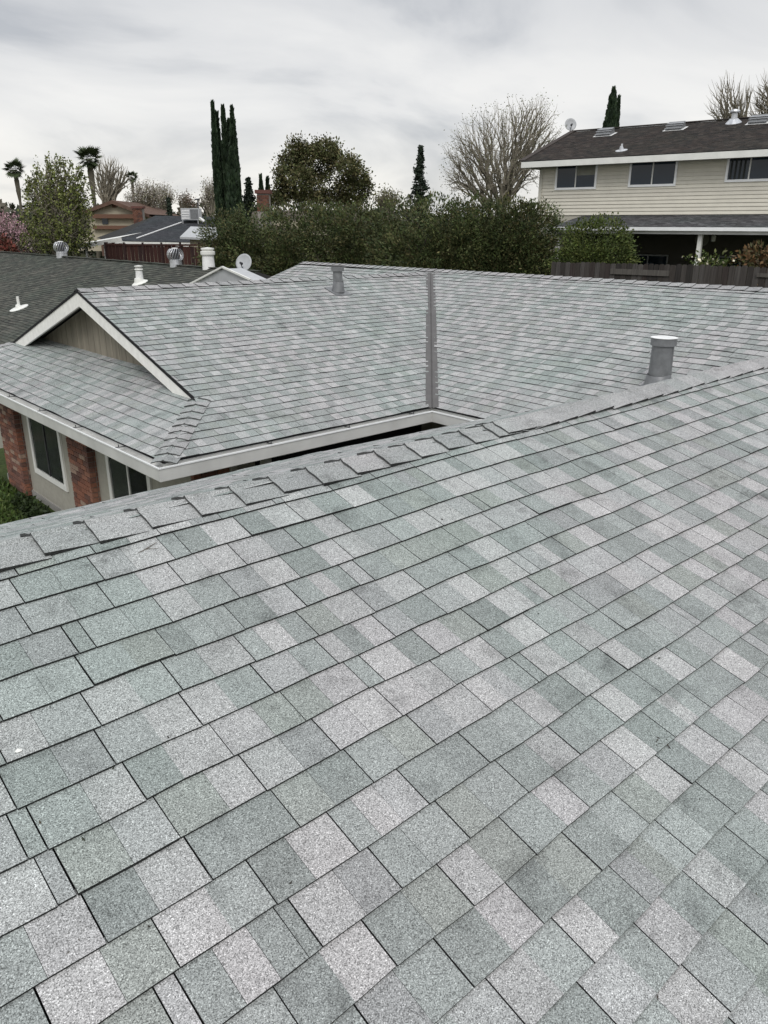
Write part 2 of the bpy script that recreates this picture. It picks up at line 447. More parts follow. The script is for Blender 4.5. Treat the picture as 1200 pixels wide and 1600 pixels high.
# far part of the inner slope beyond the left wing ridge
t, n_ = course_tabs(Vector((XE + 1.4, 0, ZE + 1.4 * T3)), EY, Vr, (DL - 1.4) * SL, lambda v: (YFAR - (1.4 + v / SL) - 0.0 + .05, YFAR + .25), 9); allt.append(('rf', t, n_, 'rightfar'))
D_rfar = deck('roof_slope', [(XE, YFAR, ZE), (XE + DL, YRL, ZRL), (XE + DL, YFAR + .25, ZRL), (XE, YFAR + .25, ZE)])
# skirt under the gable facing -X
GW = XG + .33                                          # gable wall plane
t, n_ = course_tabs(Vector((XS, 0, ZE)), EY, Vr, (GW - XS) * SL, lambda v: (YE + v / SL, YFAR - v / SL), 10, tints=soft_tints); allt.append(('s', t, n_, 'skirt'))
D_skirt = deck('roof_slope', [(XS + .02, YE, ZE + .007), (GW, YE + GW - XS, ZE + (GW - XS) * T3), (GW, YFAR - GW + XS, ZE + (GW - XS) * T3), (XS + .02, YFAR, ZE + .007)])
DK = {'near': D_near, 'back': D_back, 'left': D_left, 'leftfar': D_lfar, 'right': D_right, 'rightouter': D_rout, 'rightfar': D_rfar, 'skirt': D_skirt}
facing = {'near', 'left', 'right', 'skirt', 'back'}
ranked = []
for _, tl, nn, key in allt:
    for s in tl: ranked.append((screen_area(s) if key in facing else 0, key, s, nn))
ranked.sort(key=lambda z: -z[0])
rest = {}
for i, (a, key, s, nn) in enumerate(ranked):
    if i < 290:
        mb = MB(); emit_tab(mb, s, nn); mb.build('shingle', 'shingle', DK[key])
    else:
        emit_tab(rest.setdefault(key, MB()), s, nn)
big = MB()
for key, mb in rest.items():
    o = len(big.v); big.v += mb.v; big.f += [tuple(i + o for i in f) for f in mb.f]; big.c += mb.c
big.build('shingles', 'shingle', house, kind='stuff')

# ridge and hip caps
def cap_run(A, B, na, nb, expo, seed, parent, flip=False, width=.135, tintset=None, lift=.022):
    """caps from A towards B; the butt ends face A. na, nb: downslope unit vectors of the two sides"""
    r = random.Random(seed); A, B = Vector(A), Vector(B); d = (B - A); L = d.length; d.normalize(); k = 0; s = 0
    up = -(na + nb).normalized() if (na + nb).length > .01 else EZ
    while s < L - .03:
        l = min(expo * r.uniform(.95, 1.05), L - s); c = r.choice(tintset or [(.35, .347, .345), (.38, .374, .372), (.32, .32, .32), (.39, .385, .383), (.335, .338, .335)])
        e = l + .018; jw = r.uniform(-.008, .008); curl = r.uniform(0, .004)
        mb = MB(); rows = []
        for (q, h, w) in ((0, lift + curl, width), (l * .5, lift * .8, width), (e, .010, width)):
            P = A + d * (s + q) + up * 0
            pts = []
            for side, nv, ww in ((-1, na, w + jw), (1, nb, w - jw)):
                for t_ in ((1.0, .55, .16) if side < 0 else (.16, .55, 1.0)):
                    sag = .5 * .028 * max(0, 1 - t_ * 3.0)
                    hh = h * (1.0 if t_ < .9 else .92) - (.006 if t_ < .2 else 0)
                    pts.append(P + nv * (ww * t_) + up * hh)
            pts.insert(3, P + up * (h + .0))
            rows.append(pts)
        n = 7; o = 0
        vs = [p for rw in rows for p in rw]
        fs = []
        for i in range(2):
            for j in range(n - 1): fs.append((i * n + j, i * n + j + 1, (i + 1) * n + j + 1, (i + 1) * n + j))
        mb.add(vs, fs, c)
        th = up * -.0085                                # butt and edge thickness; dark side wedges paint the shadow gap under each cap
        for j in range(n - 1): mb.poly([rows[0][j] + th * 1.3, rows[0][j + 1] + th * 1.3, rows[0][j + 1], rows[0][j]], CAPEDGE)
        for j in (0, n - 1):
            for i in range(2): mb.poly([rows[i][j], rows[i + 1][j], rows[i + 1][j] + th * (.95, .35)[i], rows[i][j] + th * (1.9, .95)[i]], EDGE)
        mb.build('ridge_cap', 'shingle', parent)
        s += l; k += 1
nS, nN = Vector((0, -1, -T3)).normalized(), Vector((0, 1, -T3)).normalized()
nW, nE = Vector((-1, 0, -T3)).normalized(), Vector((1, 0, -T3)).normalized()
rn = lambda x: (x, YRN, ZRN + .004)
cap_run(rn(-.2), rn(3.52), nS, nN, .205, 1, house)
cap_run(rn(9.6), rn(3.55), nS, nN, .205, 2, house)
cap_run((3.36, YRN, ZRN + .008), (3.70, YRN, ZRN + .008), nS, nN, .34, 22, house)
cap_run((XG, YRL, ZRL + .004), (XRR - .35, YRL, ZRL + .004), nS, nN, .205, 3, house)
cap_run((XRR, 3.0, ZRR + .004), (XRR, YFAR + .25, ZRR + .004), nW, nE, .205, 4, house)
h0 = Vector((XS + .02, YE + .02, ZE)); h1 = Vector((XG + .06, YE + 1.06, ZE + 1.03 * T3))
hipS = (nS + Vector((-1, 1, 0)).normalized() * 0 ); 
def perp_down(nv, d): v = nv - d * nv.dot(d); return v.normalized()
dh = (h1 - h0).normalized()
wS = Vector((1, -1, 0)).normalized(); wW = Vector((-1, 1, 0)).normalized()
sS = (wS - EZ * .235).normalized(); sW = (wW - EZ * .235).normalized()
cap_run(h0 - dh * .03, h1, sS, sW, .165, 5, house, width=.14, lift=.032)
h2 = Vector((XS + .02, YFAR - .02, ZE)); h3 = Vector((XG + .03, YFAR - 1.03, ZE + .343)); dh2 = (h3 - h2).normalized()
cap_run(h2, h3, (Vector((-1, -1, 0)).normalized() - EZ * .235).normalized(), (Vector((1, 1, 0)).normalized() - EZ * .235).normalized(), .165, 6, house, width=.15)

# valley flashing (painted metal trough with a centre rib)
v0 = Vector((XE, YE, ZE)); v1 = Vector((XE + DL, YRL, ZRL)); dv_ = (v1 - v0).normalized()
aL = (Vector((-1, 1, 0)).normalized() + EZ * .235).normalized(); aR = (Vector((1, -1, 0)).normalized() + EZ * .235).normalized()
def valley_piece(s0, s1, name, h):
    mb = MB(); A = v0 + dv_ * s0 + EZ * h; B = v0 + dv_ * s1 + EZ * h
    prof = [(aL, .09), (aL, .05), (aL, .010), (EZ, .016), (aR, .010), (aR, .05), (aR, .09)]
    P = [(A + a * w, B + a * w) for a, w in prof]
    for (p, q), (p2, q2) in zip(P, P[1:]): mb.poly([p, p2, q2, q])
    for (p, q), (p2, q2) in zip(P, P[1:]): mb.poly([p - EZ * .004, p2 - EZ * .004, p2, p])
    mb.build(name, 'flashing', house)
Lv = (v1 - v0).length
valley_piece(-.06, 1.05, 'valley_flashing', .014); valley_piece(1.0, 3.9, 'valley_flashing', .010); valley_piece(3.85, Lv - .1, 'valley_flashing', .006)

# fascia and gutters: profile swept with mitred corners
def sweep(name, path, prof, mat, outward, parent):
    """path: list of points; outward: unit outward vector per segment; prof: (out, up) pairs"""
    mb = MB(); rows = []
    for i, P in enumerate(path):
        if i == 0: o = outward[0]
        elif i == len(path) - 1: o = outward[-1]
        else: o = outward[i - 1] + outward[i]          # mitre for right angles
        rows.append([Vector(P) + o * a + EZ * b for a, b in prof])
    for r0, r1 in zip(rows, rows[1:]):
        for j in range(len(prof) - 1): mb.poly([r0[j], r1[j], r1[j + 1], r0[j + 1]])
    mb.poly(rows[0]); mb.poly(list(reversed(rows[-1])))
    return mb.build(name, mat, parent)
path = [(XS, YFAR + .0, ZE), (XS, YE, ZE), (XE, YE, ZE), (XE, YB - .9, ZE)]
ow = [-EX, -EY, -EX]
gut = [(-.035, -.02), (-.035, -.178), (.088, -.178), (.096, -.170), (.104, -.030), (.100, -.030), (.092, -.07), (-.031, -.075), (-.031, -.02)]
sweep('gutter', path, gut, 'gutter_paint', ow, house)
sweep('gutter_lip', path, [(.096, -.034), (.096, -.018), (.112, -.018), (.112, -.034)], 'gutter_lip', ow, house)
sweep('drip_edge', path, [(.0, -.003), (.0, -.014), (-.03, -.014), (-.03, -.001)], 'black_felt', ow, house)
sweep('fascia', path, [(-.037, -.03), (-.037, -.20), (-.075, -.20), (-.075, -.03)], 'gutter_paint', ow, house)
sweep('soffit', path, [(-.075, -.15), (-.075, -.165), (-.75, -.165), (-.75, -.15)], 'soffit', ow, house)
for p, d in [((XS, y, ZE), -EX) for y in (8.1, 9.3, 10.5, 11.7, 12.45, 12.7, 13.0, 14.2)] + [((x, YE, ZE), -EY) for x in (4.75, 5.9, 7.0)]:
    mb = MB(); mb.bar(Vector(p) - d * .03 + EZ * -.03, Vector(p) + d * .1 + EZ * -.024, .02, .006); mb.bar(Vector(p) + d * .05 + EZ * -.028, Vector(p) + d * .05 + EZ * .004, .008, .008, up=d)
    mb.build('gutter_hanger', 'dark_metal', house)
# near wing back fascia, unseen faces closed
mb = MB(); mb.box((XL0, YB - .03, zb(YB) - .2), (XE - XL0, 0, 0), (0, -.03, 0), (0, 0, .17)); mb.build('fascia', 'gutter_paint', house)
mb = MB(); mb.box((XL0, near_o.y + .06, zn(near_o.y) - .2), (20, 0, 0), (0, .03, 0), (0, 0, .19)); mb.build('fascia', 'gutter_paint', house)

# walls
WX, WY = 4.12, 7.85
def wall(name, O, U, V, W, mat='stucco'): mb = MB(); mb.box(O, U, V, W); return mb.build(name, mat, house)
ZT = ZE - .165
H = ZT - GZ - .12
wall_front = wall('wall', (WX, WY, GZ + .12), (.15, 0, 0), (0, YFAR - .65 - WY, 0), (0, 0, H))
wall('wall', (WX + .15, WY, GZ + .12), (XE + .72 - WX - .15, 0, 0), (0, .15, 0), (0, 0, H))
wall('wall', (XE + .72, YR0 + .5, GZ + .12), (.15, 0, 0), (0, WY - YR0 - .35, 0), (0, 0, H))
wall('wall', (XL0 + .5, YB - .75, GZ + .12), (XE + .2 - XL0, 0, 0), (0, .15, 0), (0, 0, H + .1))
wall('wall', (XL0 + .5, near_o.y + .7, GZ + .12), (.15, 0, 0), (0, YB - 1.5 - near_o.y, 0), (0, 0, H))
wall('wall', (XL0 + .5, near_o.y + .7, GZ + .12), (XE, 0, 0), (0, .15, 0), (0, 0, H))
wall('wall', (WX, YFAR - .8, GZ + .12), (11, 0, 0), (0, .15, 0), (0, 0, H))
wall('wall', (XRR + DR - .7, YR0 + .5, GZ + .12), (.15, 0, 0), (0, YFAR - YR0 - .5, 0), (0, 0, H))
mb = MB(); mb.box((WX - .02, WY - .02, GZ - .5), (12.8, 0, 0), (0, YFAR - WY - .6, 0), (0, 0, .62)); mb.build('footing', 'concrete', house)
# gable of the left wing: tongue boards, bargeboards, black roofing edge
zg0 = ZE + (GW - XS) * T3
half = (ZRL - .10 - zg0) / T3
mb = MB(); mb.poly([(GW + .02, YRL - half, zg0), (GW + .02, YRL + half, zg0), (GW + .02, YRL, zg0 + half * T3)]); gable = mb.build('gable_wall', 'gable_siding', house)
nb = 24
for i in range(nb):
    y0 = YRL - half + 2 * half * i / nb + .006; y1 = YRL - half + 2 * half * (i + 1) / nb - .006
    h_ = lambda y: zg0 + (half - abs(y - YRL)) * T3
    mb = MB(); a, b_ = (GW + .0, y0), (GW + .0, y1); zt0, zt1 = h_(y0) + .001, h_(y1) + .001
    pts = [(GW, y0, zg0 - .02), (GW, y1, zg0 - .02), (GW, y1, zt1)] + ([(GW, YRL, h_(YRL))] if y0 < YRL < y1 else []) + [(GW, y0, zt0)]
    mb.poly(pts[::-1]); back = [(p[0] + .018, p[1], p[2]) for p in pts]
    for k in range(len(pts)): q = (k + 1) % len(pts); mb.poly([pts[k], pts[q], back[q], back[k]])
    mb.build('gable_board', 'gable_siding', gable)
for sgn in (-1, 1):
    foot = 3.34; A = Vector((XG, YRL, ZRL - .005)); B = Vector((XG, YRL + sgn * foot, ZRL - foot * T3 - .005))
    mb = MB(); hgt = .22
    for x in (0,):
        A2, B2 = A - EZ * hgt, B - EZ * (hgt * .35) - Vector((0, sgn * .38, 0)) * 0
        B2 = B + Vector((0, -sgn * .36, -.075))
        q = [A - EZ * .028, B - EZ * .028 + Vector((0, 0, 0)), B2, A2]
        q2 = [p + EX * .035 for p in q]
        mb.poly(q); mb.poly(q2[::-1])
        for k in range(4): mb.poly([q[k], q2[k], q2[(k + 1) % 4], q[(k + 1) % 4]])
    mb.build('bargeboard', 'rake_paint', house)
    mb = MB(); a = A - EX * .014 + EZ * .004; b_ = B - EX * .014 + EZ * .004
    q = [a, b_, b_ - EZ * .032, a - EZ * .032]; q2 = [p + EX * .035 for p in q]
    mb.poly(q); mb.poly(q2[::-1])
    for k in range(4): mb.poly([q[k], q2[k], q2[(k + 1) % 4], q[(k + 1) % 4]])
    mb.build('rake_edge', 'black_felt', house)
    mb = MB(); q = [A + EX * .036 - EZ * .05, B + EX * .036 - EZ * .05, B + Vector((GW - XG, 0, -.05)), A + Vector((GW - XG, 0, -.05))]; mb.poly(q); mb.poly([p - EZ * .01 for p in q][::-1]); mb.build('soffit', 'soffit', house)

# brick piers on the front, each brick a piece
BT = [(.23, .10, .065), (.18, .08, .055), (.26, .125, .085), (.13, .07, .055), (.20, .10, .075), (.31, .22, .17), (.17, .085, .065), (.10, .055, .045)]
def pier(y0, y1, proud, seed, x_wall=WX, z0=GZ + .02, face=True, zt=ZT):
    r = random.Random(seed); mb = MB(); mb.box((x_wall - proud + .012, y0 + .012, z0), (proud, 0, 0), (0, y1 - y0 - .024, 0), (0, 0, zt - z0)); p = mb.build('brick_pier', 'mortar', house)
    n = int((zt - z0) / .0765); L, hh, j = .195, .064, .0115
    for k in range(n):
        z = z0 + k * .0765 + .003
        odd = k % 2
        # front face bricks
        y = y0
        first = proud * .0 + (.092 if odd else L)
        segs = []
        w = first
        while y < y1 - .03:
            e = min(y + w, y1)
            if y1 - e < .04: e = y1
            segs.append((y, e)); y = e + j; w = L
        for (a, b_) in segs:
            mb = MB(); pr = r.uniform(0, .006)
            mb.box((x_wall - proud - pr, a, z), (.09, 0, 0), (0, b_ - a, 0), (0, 0, hh), r.choice(BT)); mb.build('brick', 'brick', p)
        if proud > .1:                                # return face towards the camera
            mb = MB(); mb.box((x_wall - proud + .101, y0 + .0, z), (max(.012, proud - .105), 0, 0), (0, .085, 0), (0, 0, hh), r.choice(BT)); mb.build('brick', 'brick', p)
    return p
pier(13.72, 14.6, .12, 1); pier(10.66, 11.40, .12, 2)
# corner pier, faces -Y
r = random.Random(9); mb = MB(); mb.box((WX - .008, WY - .09, GZ), (.55, 0, 0), (0, .10, 0), (0, 0, ZT - GZ)); pc = mb.build('brick_pier', 'mortar', house)
for k in range(9):
    z = ZT - (k + 1) * .0765
    x = WX - .02; w = .092 if k % 2 else .195
    while x < WX + .52:
        e = min(x + w, WX + .55); mb = MB(); mb.box((x, WY - .105, z), (e - x, 0, 0), (0, .08, 0), (0, 0, .064), r.choice(BT)); mb.build('brick', 'brick', pc); x = e + .0115; w = .195

# front windows (white trim, glass, curtains)
def front_window(y0, y1, z0, z1, curtain, seed):
    r = random.Random(seed); X = WX
    mb = MB(); t_ = .09
    for O, V, W in (((X - .03, y0 - t_, z0 - t_), (0, y1 - y0 + 2 * t_, 0), (0, 0, t_)), ((X - .03, y0 - t_, z1), (0, y1 - y0 + 2 * t_, 0), (0, 0, t_)),
                    ((X - .03, y0 - t_, z0), (0, t_, 0), (0, 0, z1 - z0)), ((X - .03, y1, z0), (0, t_, 0), (0, 0, z1 - z0))):
        mb.box(O, (.04, 0, 0), V, W)
    w = mb.build('window', 'white_paint', house)
    mb = MB(); mb.box((X - .012, y0, z0), (.006, 0, 0), (0, (y1 - y0), 0), (0, 0, z1 - z0)); mb.build('pane', 'clear_glass', w)
    ym = (y0 + y1) / 2
    mb = MB(); mb.box((X - .024, ym - .018, z0), (.03, 0, 0), (0, .036, 0), (0, 0, z1 - z0)); mb.build('mullion', 'white_paint' if curtain == 2 else 'dark_metal', w)
    mb = MB(); mb.box((X - .0025, y0, z0), (.002, 0, 0), (0, y1 - y0, 0), (0, 0, z1 - z0)); mb.build('room', 'room_dark', w)
    mb = MB(); n = 26
    if curtain == 1: rng = (y0 + .02, y1 - .02)
    else: rng = (ym + .02, y1 - .02)
    for i in range(n):
        a = rng[0] + (rng[1] - rng[0]) * i / n; b_ = rng[0] + (rng[1] - rng[0]) * (i + 1) / n
        mb.poly([(X - .0045 - .001 * (i % 2), a, z0 + .02), (X - .0045 - .001 * ((i + 1) % 2), b_, z0 + .02), (X - .0045 - .001 * ((i + 1) % 2), b_, z1), (X - .0045 - .001 * (i % 2), a, z1)])
    mb.build('curtain' if curtain == 1 else 'blind', 'curtain' if curtain == 1 else 'blind_slat', w)
front_window(12.03, 13.28, GZ + .62, ZT - .02, 1, 1)
front_window(9.0, 10.16, GZ + .25, ZT - .02, 2, 2)
# covered entry by the inner corner: beam and posts under the eave
P = at_y(415, 716, YE + .35); zpost = ZT + .02
mb = MB(); mb.box((P.x - .05, YE + .30, GZ), (.10, 0, 0), (0, .10, 0), (0, 0, zpost - GZ)); mb.build('porch_post', 'wood_post', house)
P2 = at_y(362, 726, YE + .62)
mb = MB(); mb.box((P2.x - .05, YE + .56, GZ), (.09, 0, 0), (0, .09, 0), (0, 0, zpost - GZ)); mb.build('porch_post', 'wood_post', house)
mb = MB(); mb.box((4.75, YE + .58, ZT - .13), (P.x - 4.75, 0, 0), (0, .06, 0), (0, 0, .07)); mb.build('porch_beam', 'wood_post', house)
mb = MB(); mb.box((5.0, WY - .012, GZ + .13), (2.9, 0, 0), (0, .01, 0), (0, 0, H - .1)); mb.build('patio_door', 'room_dark', house)

# ---- vents on our roof
def pipe_vent(P, r, h, cap_r, mat, label, base=.30, topmat=None, lean=0, group=None, nrm=(-T3, 0, 1)):
    nrm = Vector(nrm).normalized(); sx = (EZ - nrm * nrm.z).normalized(); sy = nrm.cross(sx)
    t_ = empty('roof_vent', P, label, 'roof vent', group); P = Vector(P)
    mb = MB()
    n1 = base / 2
    q = [P + sx * a + sy * b_ + nrm * .004 for a, b_ in ((-n1 * 1.1, -n1), (n1, -n1), (n1, n1), (-n1 * 1.1, n1))]
    mb.poly([p + EZ * .016 for p in q]); 
    for k in range(4): mb.poly([q[k], q[(k + 1) % 4], q[(k + 1) % 4] + EZ * .016, q[k] + EZ * .016])
    mb.build('flashing_plate', mat, t_)
    mb = MB(); mb.lathe(P + nrm * .01, [(r * 1.42, .0), (r * 1.27, .05), (r * 1.06, .16), (r * 1.02, .165)], 24, axis=(nrm + EZ * 1.5)); mb.build('flashing_cone', mat, t_, smooth=True)
    mb = MB(); mb.lathe(P, [(r * 1.06, 0), (r * .97, h), (0, h)], 24)
    mb.tube(P + Vector((0, -r, 0)) * 1.0 + EZ * .1, P + Vector((0, -r, 0)) + EZ * h, .004, .004, 5); mb.build('pipe', mat, t_)
    mb = MB(); mb.lathe(P + EZ * h, [(r * .9, -.03), (cap_r, -.055), (cap_r, .02), (cap_r * .96, .025), (0, .026)], 24); mb.build('collar', mat, t_)
    mb = MB(); mb.lathe(P + EZ * (h + .03), [(0, 0), (cap_r * 1.02, 0), (cap_r * 1.05, .008), (cap_r * .8, .014), (0, .016)], 18); mb.build('cap', topmat or mat, t_)
    return t_
Pv = at_plane(1028, 606, Vector((XE, 0, ZE)), Vector((-T3, 0, 1)))
pv = at_x(1028, 531, Pv.x)
big_vent = pipe_vent(Pv, .130, pv.z - Pv.z, .150, 'vent_grey', 'wide grey painted pipe vent standing just behind the near ridge', .42, 'galvanised_bright')
mb = MB(); 
for k in range(5): mb.lathe(Vector(Pv) + Vector((-.09 + .02 * k, -.09, .17 + (k % 2) * .016)), [(0, .010), (.006, .008), (.008, 0)], 8)
mb.build('rivets', 'galvanised_bright', big_vent)
Pl = at_plane(528, 456, Vector((0, YE, ZE)), Vector((0, -T3, 1)))
pipe_vent(Pl, .082, .40, .11, 'vent_grey', 'grey painted pipe vent on the middle roof slope left of the valley', .34, 'flashing', nrm=(0, -T3, 1))

# debris on the near slope
P = at_plane(214, 866, Vector((0, 0, -1.985)), Vector((0, -TN, 1)))
mb = MB(); mb.tube(P, P + Vector((.09, .02, .016)), .0022, .0012, 5); mb.tube(P + Vector((.04, .01, .007)), P + Vector((.075, -.02, .008)), .0014, .0008, 5)
tag(mb.build('twig', 'bark'), 'short dark twig lying on the near roof just below the ridge caps', 'twig')
lr = random.Random(77); mb = MB()
for k in range(30):
    px_, py_ = (lr.uniform(0, 1200), lr.uniform(760, 1590)) if k > 8 else (1035 + lr.uniform(-12, 12), 1160 + lr.uniform(-8, 8))
    P = at_plane(px_, py_, Vector((0, 0, -1.983)), Vector((0, -TN, 1)))
    if not (-1 < P.y < 2.55 and P.x < 8): continue
    a = lr.uniform(0, 6.28); L_ = lr.uniform(.003, .009); d_ = Vector((math.cos(a), math.sin(a), math.sin(a) * TN)) * L_; e_ = Vector((-math.sin(a), math.cos(a), math.cos(a) * TN)) * L_ * lr.uniform(.2, .5)
    c_ = lr.choice([(.03, .025, .02), (.06, .045, .03), (.10, .08, .05), (.04, .045, .03)])
    mb.add([P - d_, P + e_, P + d_ + EZ * .003, P - e_, P + EZ * .004], [(0, 1, 4), (1, 2, 4), (2, 3, 4), (3, 0, 4)], c_)
lt_ = mb.build('leaf_litter', 'leaf', None, kind='stuff'); lt_['label'] = 'scattered crumbs of leaf and grit on the near roof'; lt_['category'] = 'debris'
P = at_plane(27, 1178, Vector((0, 0, -1.983)), Vector((0, -TN, 1)))
mb = MB(); mb.poly([P + Vector(v) for v in ((0, 0, .004), (.012, -.004, .006), (.016, .006, .005), (.006, .012, .008), (-.004, .008, .005))]); mb.poly([P + Vector(v) for v in ((-.004, .008, .001), (.006, .012, .001), (.016, .006, .001), (.012, -.004, .001), (0, 0, .001))])
tag(mb.build('paint_chip', 'white_paint'), 'tiny white chip lying in a shingle joint at the left edge', 'chip')

# ------------------------------------------------------------------ foliage helpers
def leaf_mesh(pts, size, cols, aspect=2.0, up_bias=0.0, seed=0, dirs=None):
    rs = np.random.RandomState(seed); n = len(pts)
    a = rs.normal(size=(n, 3)) if dirs is None else dirs + rs.normal(size=(n, 3)) * .35
    a[:, 2] += up_bias; a /= np.linalg.norm(a, axis=1)[:, None]
    b_ = rs.normal(size=(n, 3)); b_ -= a * (a * b_).sum(1)[:, None]; b_ /= np.linalg.norm(b_, axis=1)[:, None]
    s = (size * rs.uniform(.6, 1.4, n))[:, None]
    A, B = a * s * aspect / 2, b_ * s / 2
    v = np.empty((n, 4, 3)); v[:, 0] = pts - A; v[:, 1] = pts + B; v[:, 2] = pts + A; v[:, 3] = pts - B
    return v.reshape(-1, 3), np.arange(n * 4).reshape(n, 4), cols
def build_leaves(name, v, f, cols, mat, parent):
    me = bpy.data.meshes.new(name); o0 = np.array(world_loc(parent)) if parent else np.zeros(3)
    n = len(f); me.vertices.add(len(v)); me.vertices.foreach_set('co', (v - o0).ravel())
    me.loops.add(n * 4); me.loops.foreach_set('vertex_index', f.ravel().astype(np.int32))
    me.polygons.add(n); me.polygons.foreach_set('loop_start', np.arange(0, n * 4, 4, dtype=np.int32)); me.polygons.foreach_set('loop_total', np.full(n, 4, dtype=np.int32))
    me.update(calc_edges=True)
    at = me.attributes.new('tint', 'FLOAT_COLOR', 'FACE'); at.data.foreach_set('color', np.concatenate([cols, np.ones((n, 1))], 1).astype(np.float32).ravel())
    me.materials.append(M[mat]); o = bpy.data.objects.new(name, me); col.objects.link(o)
    if parent: o.parent = parent
    return o
def clump_cloud(blobs, n_clump, per, leaf, pal, seed, up_bias=.3, aspect=2.2, clump_r=.28, shell=.75):
    """blobs: (centre, (rx, ry, rz)). Leaf clumps scattered in the blobs, denser near the surface"""
    rs = np.random.RandomState(seed); P = []; C = []; D = []
    vol = np.array([b[1][0] * b[1][1] * b[1][2] for b in blobs]) ** .7; vol /= vol.sum()
    pal = np.array(pal)
    for bi, (c, rad) in enumerate(blobs):
        k = max(3, int(n_clump * vol[bi])); d = rs.normal(size=(k, 3)); d /= np.linalg.norm(d, axis=1)[:, None]
        rr = rs.uniform(0, 1, k) ** (1 / 3) * (1 - shell) + shell * rs.uniform(.80, 1.02, k)
        rr *= 1 + .12 * np.sin(d[:, 0] * 5 + bi) * np.cos(d[:, 2] * 4 + seed)
        cc = np.array(c) + d * rr[:, None] * np.array(rad)
        tone = pal[rs.randint(0, len(pal), k)] * rs.uniform(.7, 1.3, (k, 1))
        m_ = per
        pts = np.repeat(cc, m_, 0) + rs.normal(size=(k * m_, 3)) * clump_r * .5
        P.append(pts); C.append(np.repeat(tone, m_, 0) * rs.uniform(.75, 1.3, (k * m_, 1))); D.append(np.repeat(d, m_, 0))
    P = np.concatenate(P); C = np.clip(np.concatenate(C), 0, 1); D = np.concatenate(D)
    return leaf_mesh(P, leaf, C, aspect, up_bias, seed + 1, D)
def limbs(mb, base, h, r0, seed, n=6, spread=.5):
    r = random.Random(seed); base = Vector(base); mb.tube(base - EZ * .2, base + EZ * h * .4, r0, r0 * .75, 8)
    for k in range(n):
        a = 2 * math.pi * k / n + r.random(); s = base + EZ * h * r.uniform(.2, .42); d = Vector((math.cos(a) * spread, math.sin(a) * spread, 1)) * h * r.uniform(.3, .5)
        m1 = s + d * .5 + Vector((r.uniform(-.1, .1), r.uniform(-.1, .1), 0)) * h; mb.tube(s, m1, r0 * .5, r0 * .35, 6); mb.tube(m1, s + d, r0 * .35, r0 * .12, 5)
def leafy(name, base, blobs, n_clump, per, leaf, pal, seed, label, cat, group=None, trunk_r=.12, trunk_h=None, crown_name='crown', **kw):
    t_ = empty(name, base, label, cat, group)
    mb = MB(); zt = max(b_[0][2] for b_ in blobs); limbs(mb, base, trunk_h or (zt - base[2]), trunk_r, seed); mb.build('trunk', 'bark', t_)
    v, f, c = clump_cloud(blobs, n_clump, per, leaf, pal, seed, **kw); build_leaves(crown_name, v, f, c, 'leaf', t_)
    return t_
def grow(mb, P, pts, r, rnd, rmin, rise, rexp):
    """branches from P towards the tips in pts, halving the set at every fork"""
    n = len(pts)
    if n == 1:
        T = Vector(pts[0]); m_ = P.lerp(T, .5) + Vector((rnd.gauss(0, .03), rnd.gauss(0, .03), -.05 * rise)) * (T - P).length; r1 = max(rmin, r * .8)
        mb.tube(P, m_, r1, max(rmin, r1 * .75), 3, caps=False); mb.tube(m_, T, max(rmin, r1 * .75), rmin * .6, 3, caps=False); return
    c = pts.mean(0); q = pts - c
    if n > 2: ax = np.linalg.svd(q, full_matrices=False)[2][0] + np.array([rnd.gauss(0, .35) for _ in range(3)])
    else: ax = pts[1] - pts[0]
    o = np.argsort(q @ ax); k = max(1, min(n - 1, int(n * rnd.uniform(.33, .67))))
    for g_ in (pts[o[:k]], pts[o[k:]]):
        cc = Vector(g_.mean(0)); f_ = len(g_) / n; rr = max(rmin, r * f_ ** rexp); d = cc - P; L = d.length
        step = .30 if n > 12 else .38
        Q = P + d * step * rnd.uniform(.8, 1.2); Q.z -= rise * L * .04 * (1 - f_); Q += Vector((rnd.gauss(0, .03), rnd.gauss(0, .03), 0)) * L
        mid = P.lerp(Q, .5) + Vector((rnd.gauss(0, .025), rnd.gauss(0, .025), rnd.gauss(0, .02))) * L
        sides = 6 if rr > .05 else (4 if rr > .02 else 3)
        mb.tube(P, mid, rr * 1.06, rr, sides, caps=False); mb.tube(mid, Q, rr, rr * .95, sides, caps=False)
        grow(mb, Q, g_, rr, rnd, rmin, rise, rexp)
